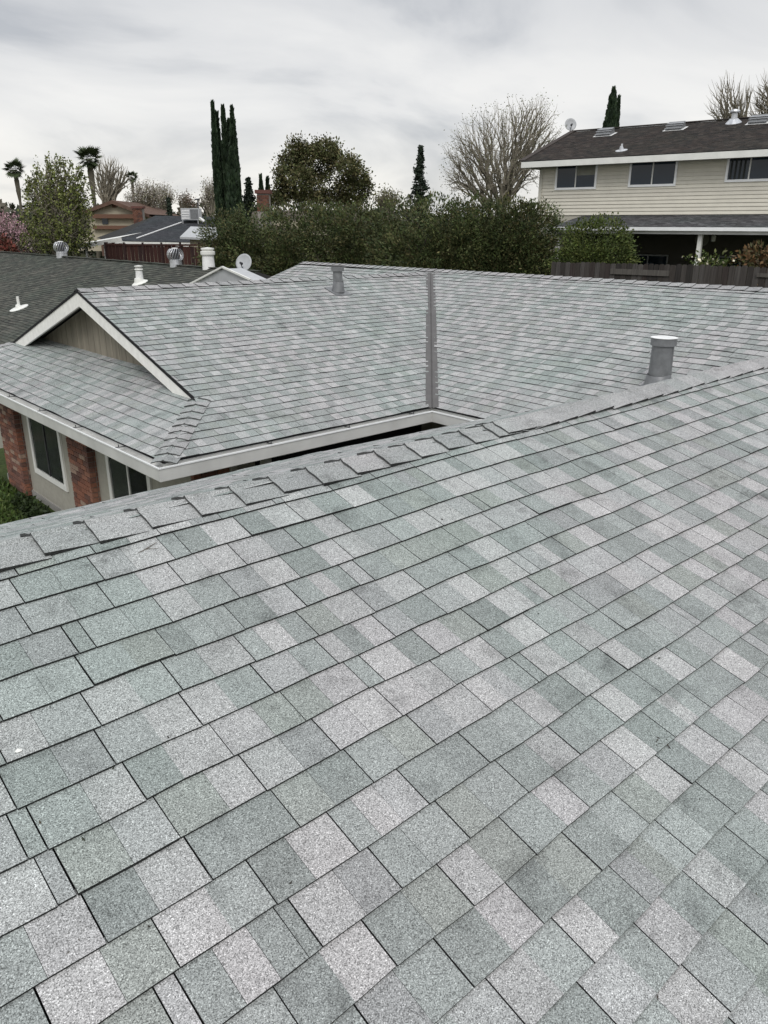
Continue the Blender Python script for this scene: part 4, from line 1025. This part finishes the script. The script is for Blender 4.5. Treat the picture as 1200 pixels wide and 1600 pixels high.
# red-brown fence behind the dark roof
rf_ = empty('red_fence', at_depth(250, 400, 52), 'dark red-brown board fence behind the dark roof ridge', 'fence'); r = random.Random(8)
RFT = [(.048, .020, .016), (.040, .017, .014), (.058, .025, .02), (.034, .014, .012), (.032, .017, .016)]
P0 = at_depth(163, 379, 44); P1 = at_depth(345, 388, 44); P0.z = P0.z; dfx = (P1 - P0); Lf = Vector((dfx.x, dfx.y, 0)).length; du = Vector((dfx.x, dfx.y, 0)).normalized(); s_ = 0
while s_ < Lf:
    w = r.uniform(.17, .2); zt = P0.z + dfx.z * s_ / Lf + r.uniform(-.02, .02); q = Vector((P0.x, P0.y, 0)) + du * s_
    mb = MB(); mb.box(q + EZ * (zt - 2.0), du * w, FW * .02, EZ * 2.0, r.choice(RFT)); mb.build('board', 'picket', rf_); s_ += w + .015
q = Vector((P0.x, P0.y, P0.z - .15)); mb = MB(); mb.box(q - FW * .05, du * Lf, FW * .045, EZ * .09, RFT[0]); mb.build('rail', 'picket', rf_)
for k in range(7): mb = MB(); mb.box(Vector((P0.x, P0.y, P0.z - 2.2)) + du * (k * Lf / 6.2) - FW * .07, du * .1, FW * .06, EZ * 2.22, RFT[4]); mb.build('post', 'picket', rf_)
# white patio cover left of it
A = at_depth(105, 389, 46); B = at_depth(190, 374, 46); t_ = empty('patio_cover', at_depth(150, 400, 46), 'white flat patio cover on thin posts left of the red fence', 'patio cover')
mb = MB(); mb.bar(A, B, .12, .22); mb.build('beam', 'white_paint', t_)
mb = MB(); mb.poly([A + EZ * .12, B + EZ * .12, B + FW * 4 + EZ * .35, A + FW * 4 + EZ * .35]); mb.poly([A + EZ * .07, A + FW * 4 + EZ * .3, B + FW * 4 + EZ * .3, B + EZ * .07]); mb.build('roof_sheet', 'white_paint', t_)
for px, py in ((134, 386), (163, 381)): p = at_depth(px, py, 46.2); mb = MB(); mb.tube(p, p - EZ * 2.4, .06, .06, 8); mb.build('post', 'white_paint', t_)

# grey-roofed house with rooftop cooler
gh = empty('grey_roof_house', at_depth(300, 400, 60), 'low house with a slate grey roof carrying a rooftop cooler', 'house')
R0, R1 = at_depth(243, 337, 62), at_depth(440, 342, 62); E0, E1 = at_depth(178, 377, 54), at_depth(440, 382, 54)
mb = MB(); mb.poly([E0, E1, R1, R0]); L0 = at_depth(150, 372, 64); mb.poly([E0, R0, L0]); mb.poly([R0, R1, R1 + FW * 8 - EZ * 3, R0 + FW * 8 - EZ * 3]); gr = mb.build('roof', 'deck', gh)
U_ = (E1 - E0).normalized(); V_ = ((R0 + (R1 - R0) * .5) - (E0 + (E1 - E0) * .5)); V_ = (V_ - U_ * V_.dot(U_)); vl = V_.length; V_.normalize()
du0 = (R0 - E0).dot(U_); stuff = MB(); slt = dark_tints([(.075, .08, .09), (.085, .09, .10), (.065, .07, .08)])
tl, nn = course_tabs(E0 + EZ * .03, U_, V_, vl, lambda v: (du0 * v / vl, (E1 - E0).length), 61, tab=.6, expo=.2, tints=slt, thick=.02, wob=.5)
for s in tl: emit_tab(stuff, s, nn)
stuff.build('roof_shingles', 'far_shingle', gr, kind='stuff')
mb = MB(); mb.box(E0 + FW * .6 - EZ * 2.7 + RT * .3, (E1 - E0).normalized() * 14, FW * 8, EZ * 2.55); mb.build('wall', 'cream_wall', gh)
mb = MB(); mb.bar(E0 - EZ * .08, E1 - EZ * .08, .1, .16); mb.build('gutter', 'white_paint', gh)
ffn = (E1 - E0).cross(R0 - E0).normalized()
p1, p2 = at_plane(214, 374, E0, ffn), at_plane(284, 349, E0, ffn); mb = MB(); mb.bar(p1 + EZ * .08, p2 + EZ * .08, .10, .05); mb.build('conduit', 'galvanised_bright', gh)
for k in range(8):
    q = at_depth(238 + k * 12, 379, 53.6); mb = MB(); mb.box(q - EZ * .28, RT * .36, FW * .06, EZ * .26); mb.build('eave_block', 'white_paint', gh)
ck = at_plane(298, 350, E0, ffn); DD = ck.dot(FW); w_ = 28 / 1284 * DD; h_ = 17 / 1284 * DD
t_ = empty('rooftop_cooler', ck, 'boxy pale metal cooler standing on the slate grey roof', 'cooler'); base = ck + EZ * .28
mb = MB(); mb.box(base - RT * w_ / 2 - FW * .0, RT * w_, FW * .9, EZ * h_); cb = mb.build('cabinet', 'galvanised', t_)
mb = MB(); mb.box(base - RT * w_ / 2 + RT * w_ * .52 - FW * .03 + EZ * .07, RT * w_ * .44, FW * .02, EZ * (h_ - .14)); mb.build('side_panel', 'vent_grey', cb)
for k in range(4): mb = MB(); mb.box(base - RT * w_ / 2 + RT * .05 - FW * .03 + EZ * (.08 + k * (h_ - .14) / 4), RT * w_ * .42, FW * .02, EZ * .07); mb.build('louvre', 'galvanised_bright', cb)
for sx_ in (-.45, .4): mb = MB(); mb.box(base + RT * w_ * sx_ - EZ * .5, RT * .05, FW * .05, EZ * .5); mb.build('leg', 'galvanised', t_)
mb = MB(); mb.tube(base + RT * w_ * .5 + EZ * .1, base + RT * (w_ * .5 + .35) - EZ * .1, .12, .12, 8); mb.build('duct', 'galvanised_bright', t_)
t_ = empty('roof_mast', at_depth(309, 340, 60), 'thin dark mast standing behind the rooftop cooler', 'mast'); p = at_depth(309, 340, 60)
mb = MB(); mb.tube(p - EZ, at_depth(309, 311, 60), .05, .05, 6); mb.tube(at_depth(304, 312, 60), at_depth(312, 311, 60), .05, .05, 6); mb.build('pole', 'dark_metal', t_)
# white outbuilding roof edge right of the grey roof
a = at_depth(281, 370, 50); b_ = at_depth(345, 373, 50); t_ = empty('lean_to', at_depth(300, 385, 50), 'small lean-to with a flat pale grey roof between cooler and hedge', 'shed')
mb = MB(); mb.poly([a, b_, b_ + FW * 3 + EZ * .6, a + FW * 3 + EZ * .6]); mb.poly([a - EZ * .12, a, a + FW * 3 + EZ * .6, a + FW * 3 + EZ * .48]); mb.poly([a - EZ * .12, b_ - EZ * .12, b_, a]); mb.build('roof', 'dish_grey', t_)
mb = MB(); mb.box(a + RT * .5 + FW * .4 - EZ * 2.5, RT * 2.2, FW * 2, EZ * 2.4); mb.build('wall', 'cream_wall', t_)

# cream house with terracotta gable and brick chimney
D = 72; ch = empty('cream_house', at_depth(180, 380, D), 'cream stucco house with a low terracotta gable roof, left of the grey roof', 'house')
pk = at_depth(178, 313, D); l_ = at_depth(118, 335, D); r_ = at_depth(236, 335, D)
mb = MB(); mb.poly([pk - EZ * .2, l_ - EZ * .2, r_ - EZ * .2]); mb.box(at_depth(122, 392, D), RT * (106 / 1284 * D), FW * 9, EZ * (56 / 1284 * D)); cwall = mb.build('wall', 'cream_wall', ch)
for a, b_ in ((pk, l_), (pk, r_)):
    mb = MB(); q = [a - FW * .6, b_ - FW * .6, b_ + FW * 10, a + FW * 10]; mb.poly(q); mb.poly([p - EZ * .25 for p in q][::-1]); mb.poly([q[0], q[1], q[1] - EZ * .3, q[0] - EZ * .3]); mb.build('roof', 'terracotta', ch)
for a, b_ in ((145, 217),): mb = MB(); mb.box(at_depth(a, 341, D - .5), RT * ((b_ - a) / 1284 * D), FW * .4, EZ * (6 / 1284 * D)); mb.build('trim', 'brown_trim', ch)
mb = MB(); mb.box(at_depth(145, 358, D - .4), RT * (70 / 1284 * D), FW * .3, EZ * .3); mb.build('trim', 'brown_trim', ch)
mb = MB(); mb.box(at_depth(175, 324, D - .1), RT * .35, FW * .08, EZ * .35); mb.build('gable_vent', 'brown_trim', ch)
mb = MB(); mb.box(at_depth(160, 350, D - .1), RT * .5, FW * .08, EZ * .55); mb.build('window', 'glass', ch)
mb = MB(); mb.box(at_depth(160, 400, D - 3), RT * 4, FW * 3, EZ * 1.4); mb.build('porch', 'terracotta', ch)
def chimney(x0, x1, y0, y1, D, label, seed):
    r = random.Random(seed); A_ = at_depth(x0, y1, D); w = (x1 - x0) / 1284 * D; h = (y1 - y0) / 1284 * D; t_ = empty('brick_chimney', A_, label, 'chimney')
    mb = MB(); mb.box(A_ + RT * .02 + FW * .02 - EZ * 1, RT * (w - .04), FW * .7, EZ * (h + 1 - .02)); mb.build('stack', 'mortar', t_)
    mb = MB(); n = int(h / .1); 
    for k in range(n):
        x = 0; q = .11 if k % 2 else .22
        while x < w - .02:
            e = min(x + q, w); mb.box(A_ + RT * x + EZ * (k * .1), RT * (e - x - .012), FW * .06, EZ * .088, tuple(c_ * .62 for c_ in r.choice(BT[:4]))); x = e; q = .22
    mb.build('bricks', 'brick', t_, kind='stuff')
    mb = MB(); mb.box(A_ - RT * .08 - FW * .08 + EZ * (h - .02), RT * (w + .16), FW * .86, EZ * .18, (.13, .06, .05)); mb.build('crown', 'brick', t_)
chimney(209, 224, 327, 350, 70, 'red brick chimney on the cream house beside its terracotta gable', 1)
chimney(402, 421, 304, 330, 44, 'red brick chimney rising behind the hedge beside the cypress clump', 2)
t_ = empty('hidden_house', at_depth(450, 400, 47), 'low brown-roofed house mostly hidden by the hedge, under the brick chimney', 'house')
a, b_ = at_depth(395, 330, 46), at_depth(560, 327, 50); mb = MB(); mb.poly([a, b_, b_ - FW * 3 - EZ * 1.2, a - FW * 3 - EZ * 1.2]); mb.poly([a, a + FW * 4 - EZ * 1.5, b_ + FW * 4 - EZ * 1.5, b_]); mb.build('roof', 'bark', t_)
mb = MB(); mb.box(at_depth(410, 345, 45), RT * 4, FW * 4, -EZ * 3); mb.build('wall', 'cream_wall', t_)

# ------------------------------------------------------------------ trees
def gz_at(P): return ground_z(P.x, P.y)
def cypress(px, ytop, D, w_px, label, seed, ybase=400, n=2200, group='Italian cypresses'):
    c = at_depth(px, 360, D); top = at_depth(px, ytop, D).z; g0 = gz_at(c); w = w_px / 1284 * D / 2
    rs = np.random.RandomState(seed); t = rs.uniform(0, 1, n) ** .85; z = g0 + (top - g0) * t
    prof = w * np.minimum(1, (1 - t) * 3.4 + .06) ** .8 * np.minimum(1, t * 8 + .4) * (1 + .10 * np.sin(z * 3 + seed)) 
    a = rs.uniform(0, 2 * np.pi, n); rr = prof * rs.uniform(.55, 1.0, n)
    P = np.stack([c.x + rr * np.cos(a), c.y + rr * np.sin(a), z], 1)
    D_ = np.stack([np.cos(a) * .25, np.sin(a) * .25, np.ones(n) * 1.3], 1)
    C = np.array([(.020, .036, .017), (.026, .044, .020), (.015, .028, .014)])[rs.randint(0, 3, n)] * rs.uniform(.7, 1.3, (n, 1))
    v, f, cc = leaf_mesh(P, .16, C, 2.6, .5, seed, D_)
    t_ = empty('cypress_tree', (c.x, c.y, g0), label, 'tree', group); mb = MB(); mb.tube((c.x, c.y, g0 - .2), (c.x, c.y, g0 + (top - g0) * .93), .16, .02, 8); mb.build('trunk', 'bark', t_)
    build_leaves('crown', v, f, cc, 'leaf', t_); return t_
cypress(345, 162, 48, 10, 'tallest and leftmost spire of the cypress clump left of the hedge', 1, n=3600)
cypress(350, 178, 48.8, 9, 'short dark cypress tucked just right of the tallest spire', 2, n=3000)
cypress(360, 168, 48.4, 11, 'middle spire of the cypress clump left of the hedge', 3, n=3600)
cypress(367, 190, 49.3, 12, 'lower cypress filling in between the middle and right spires', 4, n=3400)
cypress(373, 169, 48, 13, 'rightmost spire of the cypress clump left of the hedge', 5, n=3800)
cypress(369, 235, 46.5, 24, 'broad low cypress at the front of the cypress clump', 6, n=4200)
cypress(938, 139, 62, 30, 'taller cypress spire behind the brown-roofed house', 7, n=6500)
cypress(947, 152, 62.4, 13, 'thin cypress spire right beside the taller one behind the brown roof', 8, n=2500)
cypress(411, 276, 55, 12, 'tiny left dark conifer top beside the brick chimney behind the hedge', 9, n=1200, group=None)
cypress(421, 279, 56, 13, 'tiny right dark conifer top beside the brick chimney behind the hedge', 10, n=1200, group=None)

def conifer(px, ytop, D, w_px, label, seed, pal, n=5500, ybase=360):
    c = at_depth(px, 360, D); top = at_depth(px, ytop, D).z; g0 = gz_at(c); w = w_px / 1284 * D / 2; zb_ = at_depth(px, ybase, D).z; rs = np.random.RandomState(seed)
    t_ = empty('conifer_tree', (c.x, c.y, g0), label, 'tree'); mb = MB(); mb.tube((c.x, c.y, g0), (c.x, c.y, top), .2, .02, 8); P = []
    nt_ = 22
    for k in range(nt_):
        f_ = (k + .5) / nt_; z = top - (top - zb_) * f_; R = w * (f_ ** 1.05) * rs.uniform(.7, 1.2)
        for q in range(rs.randint(6, 9)):
            a = rs.uniform(0, 6.28); L = R * rs.uniform(.7, 1.1); e = Vector((c.x + L * math.cos(a), c.y + L * math.sin(a), z + L * .25)); mb.tube((c.x, c.y, z), e, .03, .01, 3, caps=False)
            m_ = max(4, int(n / nt_ / 8)); s = rs.uniform(.15, 1, m_)[:, None]; P.append(np.array((c.x, c.y, z)) + (np.array(e) - np.array((c.x, c.y, z))) * s + rs.normal(size=(m_, 3)) * .06)
    P = np.concatenate(P); C = np.array(pal)[rs.randint(0, len(pal), len(P))] * rs.uniform(.7, 1.3, (len(P), 1)); v, f, cc = leaf_mesh(P, .095, C, 1.8, .2, seed)
    mb.build('trunk', 'bark', t_); build_leaves('crown', v, f, cc, 'leaf', t_)
DKG = [(.022, .034, .022), (.03, .042, .026), (.018, .028, .02)]
conifer(655, 228, 52, 62, 'slender dark conifer poking above the hedge left of the bare tree', 21, DKG)
conifer(267, 310, 70, 20, 'small dark conifer behind the grey roof, left of the cooler', 22, DKG, 2000)
conifer(392, 279, 52, 46, 'dark bushy conifer at the right foot of the cypress clump', 23, DKG, 4500)

# round evergreen in the middle
OLV = [(.095, .10, .040), (.115, .108, .048), (.07, .08, .032), (.13, .112, .058), (.08, .095, .034)]
def tree_blobs(spec, D, s=1284.0):
    o = []
    for px, py, rpx, rpy in spec:
        c = at_depth(px, py, D + random.Random(px).uniform(-1, 1)); o.append(((c.x, c.y, c.z), (rpx / s * D, rpx / s * D, rpy / s * D)))
    return o
c = at_depth(505, 360, 50)
sp = [(464, 232, 13, 14), (455, 255, 18, 16), (480, 245, 16, 14), (508, 234, 22, 14), (520, 250, 16, 12), (545, 258, 18, 14), (560, 278, 15, 14), (572, 296, 10, 12), (540, 288, 16, 12), (470, 280, 20, 16), (440, 275, 10, 12), (490, 270, 14, 10), (510, 275, 10, 8), (445, 300, 18, 14), (480, 308, 22, 10), (520, 308, 24, 10), (550, 312, 22, 10), (430, 312, 16, 10), (498, 290, 7, 8)]
leafy('evergreen_tree', (c.x, c.y, gz_at(c)), tree_blobs(sp, 50), 3400, 8, .085, OLV, 81, 'broad rounded olive-green tree rising above the middle of the hedge', 'tree', trunk_r=.22, aspect=1.7, up_bias=.1, clump_r=.36, shell=.35)
# large bare tree
BG = [(.16, .17, .08), (.13, .15, .06), (.20, .19, .12)]
def B(px, D): c = at_depth(px, 360, D); return (c.x, c.y, gz_at(c))
bare_tree('bare_tree', B(778, 36), [(780, 225, 78, 62), (745, 235, 50, 60), (825, 200, 45, 50), (712, 245, 26, 40), (702, 275, 22, 26), (855, 210, 26, 40), (845, 185, 30, 35), (735, 290, 50, 20), (800, 270, 60, 40), (810, 168, 40, 20)], 1150, 5, 'big nearly bare many-branched tree with first buds, left of the siding house', D=36, r0=.20, trunk_y=322, stems=8, rmin=.0055, leaf=3, pal=BG, leafsize=.035, spray=.10, rexp=.5)
for px, sd_, ol, lb in ((1138, 7, [(1135, 150, 34, 34), (1160, 150, 20, 34), (1118, 168, 20, 16), (1130, 125, 10, 16)], 'bare pollarded tree behind the brown roof, left one of the pair'), (1192, 8, [(1190, 145, 22, 34), (1205, 140, 26, 34), (1175, 165, 14, 18)], 'bare pollarded tree behind the brown roof at the right edge')):
    bare_tree('bare_tree', B(px, 60), ol, 170, sd_, lb, 'bare trees behind the brown roof', D=60, r0=.26, trunk_y=184, stems=7, rmin=.008, rexp=.62)
bare_tree('bare_tree', B(172, 75), [(170, 262, 26, 26), (160, 280, 22, 24), (190, 275, 18, 24)], 260, 9, 'leafless tree with fine upright twigs beside the middle palm', D=75, r0=.28, trunk_y=325, stems=6, rmin=.012)
BLO = [(.34, .30, .27), (.26, .24, .18), (.40, .37, .33), (.22, .22, .14)]
for px, D, ol, sd_, lb, pal, n_ in ((232, 80, [(225, 300, 24, 18), (212, 312, 18, 14), (240, 305, 14, 16)], 10, 'pale budding tree behind the cream house, right of its gable', BLO, 420), (258, 84, [(258, 305, 16, 16), (248, 318, 16, 10)], 11, 'pale budding tree behind the grey roof ridge', BLO, 300), (332, 80, [(332, 295, 15, 17), (325, 310, 14, 12)], 12, 'pale bare tree just left of the cypress clump', BLO, 260),
        (290, 90, [(288, 312, 13, 10), (300, 322, 14, 8)], 13, 'low reddish bare tree behind the rooftop cooler', [(.12, .07, .06), (.10, .08, .05)], 220), (607, 60, [(605, 308, 22, 8)], 14, 'low bare twiggy tree above the hedge left of the small conifer', [(.12, .12, .06)], 160)):
    bare_tree('budding_tree' if pal is BLO else 'bare_tree', B(px, D), ol, n_, sd_, lb, D=D, r0=.22, trunk_y=338, stems=6, rmin=.012, leaf=5, pal=pal, leafsize=.09, spray=.25)
# leafy spring tree on the left
SPR = [(.12, .15, .035), (.15, .17, .045), (.08, .10, .028), (.17, .18, .06), (.09, .10, .035)]
bare_tree('leafy_tree', B(92, 42), [(88, 285, 44, 38), (62, 300, 26, 36), (118, 300, 26, 34), (95, 262, 32, 16), (90, 330, 55, 45), (90, 365, 55, 28)], 620, 31, 'airy fresh green tree with upright shoots left of the cream house', D=42, r0=.16, trunk_y=385, stems=9, rmin=.008, leaf=5, pal=SPR, leafsize=.075, up=.16, spray=.07)
SPD = [(.06, .07, .022), (.075, .08, .03), (.05, .058, .02)]
c = at_depth(100, 360, 44); leafy('leafy_tree', (c.x, c.y, gz_at(c)), tree_blobs([(95, 335, 30, 30), (70, 355, 22, 22), (115, 350, 24, 26), (85, 378, 36, 16), (125, 378, 20, 14)], 44), 900, 7, .075, SPD, 83, 'denser dull green tree just behind the airy upright-shooted one', 'tree', trunk_r=.15, aspect=1.8, clump_r=.35, shell=.5)
PNK = [(.42, .25, .29), (.36, .22, .25), (.50, .33, .36), (.25, .16, .16)]
bare_tree('blossom_tree', B(8, 50), [(8, 355, 32, 24), (25, 370, 22, 18), (-15, 350, 25, 25)], 420, 33, 'pink blossoming tree at the left edge above the dark roof', D=50, r0=.14, trunk_y=385, stems=7, rmin=.01, leaf=7, pal=PNK, leafsize=.07, spray=.14)
c = at_depth(-12, 395, 46); leafy('red_shrub', (c.x, c.y, gz_at(c)), tree_blobs([(-2, 384, 18, 16), (14, 392, 12, 10)], 46), 260, 7, .10, [(.20, .06, .045), (.14, .05, .04), (.10, .06, .04)], 84, 'rust-red leaved shrub at the left edge on the dark roof line', 'shrub', crown_name='foliage', trunk_r=.06)
c = at_depth(40, 392, 48); leafy('twig_shrub', (c.x, c.y, gz_at(c)), tree_blobs([(35, 392, 20, 8), (58, 390, 16, 7)], 48), 120, 6, .08, [(.30, .25, .24), (.12, .09, .08), (.08, .08, .04)], 85, 'pale twiggy shrub in front of the pink blossom', 'shrub', crown_name='foliage', trunk_r=.05)

# fan palms
def palm(px, yc, D, R_px, lean_px, label, seed, nfr=30):
    top = at_depth(px, yc, D); basep = at_depth(px + lean_px, 360, D); g0 = gz_at(basep); R = R_px / 1284 * D; r = random.Random(seed)
    t_ = empty('palm_tree', (basep.x, basep.y, g0), label, 'tree', 'fan palms on the skyline')
    mb = MB(); prev = Vector((basep.x, basep.y, g0)); n = 10
    for k in range(1, n + 1):
        f_ = k / n; P = Vector((basep.x, basep.y, g0)).lerp(top, f_); P += RT * math.sin(f_ * math.pi) * R * .12; mb.tube(prev, P, (.17 if k < 9 else .26) * R / 1.4, (.16 if k < 8 else .30) * R / 1.4, 10, caps=False); prev = P
    mb.build('trunk', 'palm_trunk', t_)
    # one frond: stalk and fan of leaflets
    mb = MB(); mb.tube((0, 0, 0), (R * .5, 0, 0), .03, .02, 4)
    for k in range(13):
        a = math.radians(-100 + 200 * k / 12); L = R * .62 * (1 - .25 * abs(a) / 1.7); tip = Vector((R * .45 + L * math.cos(a), L * math.sin(a), -.18 * L + r.uniform(-.05, .05) * L)); s = Vector((R * .45, 0, 0))
        pr = Vector((-math.sin(a), math.cos(a), 0)) * L * .11; mb.add([s, s.lerp(tip, .5) + pr + EZ * .02, tip, s.lerp(tip, .5) - pr], [(0, 1, 2, 3)], (.045, .062, .026))
    first = mb.build('frond', 'leaf', t_, centre=False); me = first.data
    for k in range(nfr):
        o = first if k == 0 else first.copy()
        if k: col.objects.link(o); o.parent = t_
        a = k * 2.4 + r.uniform(-.2, .2); el = math.radians(72 - 125 * (k / nfr) + r.uniform(-8, 8)); o.location = top - Vector((basep.x, basep.y, g0)); o.rotation_euler = (r.uniform(-.5, .5), -el, a); s = r.uniform(.8, 1.1); o.scale = (s, s, s)
palm(139, 248, 85, 23, 8, 'largest fan palm, in the middle of the three on the skyline', 1)
palm(23, 265, 88, 17, 12, 'leftmost fan palm on a slim leaning trunk at the left edge', 2)
palm(206, 277, 100, 11, 2, 'smallest and most distant fan palm, right of the bare tree', 3, 22)

# distant tree masses that close the horizon
rs = np.random.RandomState(9)
mb_pts = []
for k in range(120):
    px = -80 + k * 12; D = 110 + rs.uniform(-15, 40); yy = 352 - rs.uniform(14, 34) * (1.1 if px < 650 else .6); c = at_depth(px, yy, D); hgt = c.z + 5
    n = 260; d = rs.normal(size=(n, 3)); d /= np.linalg.norm(d, axis=1)[:, None]
    mb_pts.append(np.array((c.x, c.y, c.z - hgt * .5)) + d * np.array([4.5, 4.5, hgt * .5]) * rs.uniform(.75, 1, (n, 1)))
P = np.concatenate(mb_pts); pal = np.array([(.05, .055, .03), (.07, .065, .045), (.04, .05, .03), (.09, .08, .06)]); C = pal[rs.randint(0, 4, len(P))] * rs.uniform(.7, 1.3, (len(P), 1))
v, f, cc = leaf_mesh(P, .7, C, 1.3, 0, 3); wo = build_leaves('distant_trees', v, f, cc, 'leaf', None); wo['kind'] = 'stuff'; wo['label'] = 'far belt of mixed trees along the skyline'; wo['category'] = 'trees'

# lawn and planting at the front of the left wing
rs = np.random.RandomState(12); n = 9000; X = rs.uniform(1.2, 4.0, n); Y = rs.uniform(10.5, 16.5, n); P = np.stack([X, Y, np.full(n, GZ + .03)], 1); C = np.array([(.06, .10, .02), (.05, .085, .02), (.08, .11, .03)])[rs.randint(0, 3, n)] * rs.uniform(.6, 1.3, (n, 1))
v, f, cc = leaf_mesh(P, .035, C, 3, 1.5, 4); lo = build_leaves('grass', v, f, cc, 'leaf', None); lo['kind'] = 'stuff'; lo['label'] = 'green lawn at the foot of the brick piers'; lo['category'] = 'grass'
for k, (px, py, lb) in enumerate(((52, 784, 'low dark green bush against the wall below the first window'), (34, 776, 'low dark green bush at the foot of the left brick pier'), (70, 794, 'low dark green bush right of the others, under the window sill'))):
    r_ = ray(px, py); c = r_ * ((GZ + .2) / r_.z); c.x = min(c.x, WX - .35)
    leafy('low_bush', (c.x, c.y, GZ), [((c.x, c.y, GZ + .07), (.10, .22, .08))], 160, 7, .035, [(.03, .05, .016), (.04, .06, .02), (.025, .04, .015)], 90 + k, lb, 'bush', crown_name='foliage', trunk_r=.02, clump_r=.1)
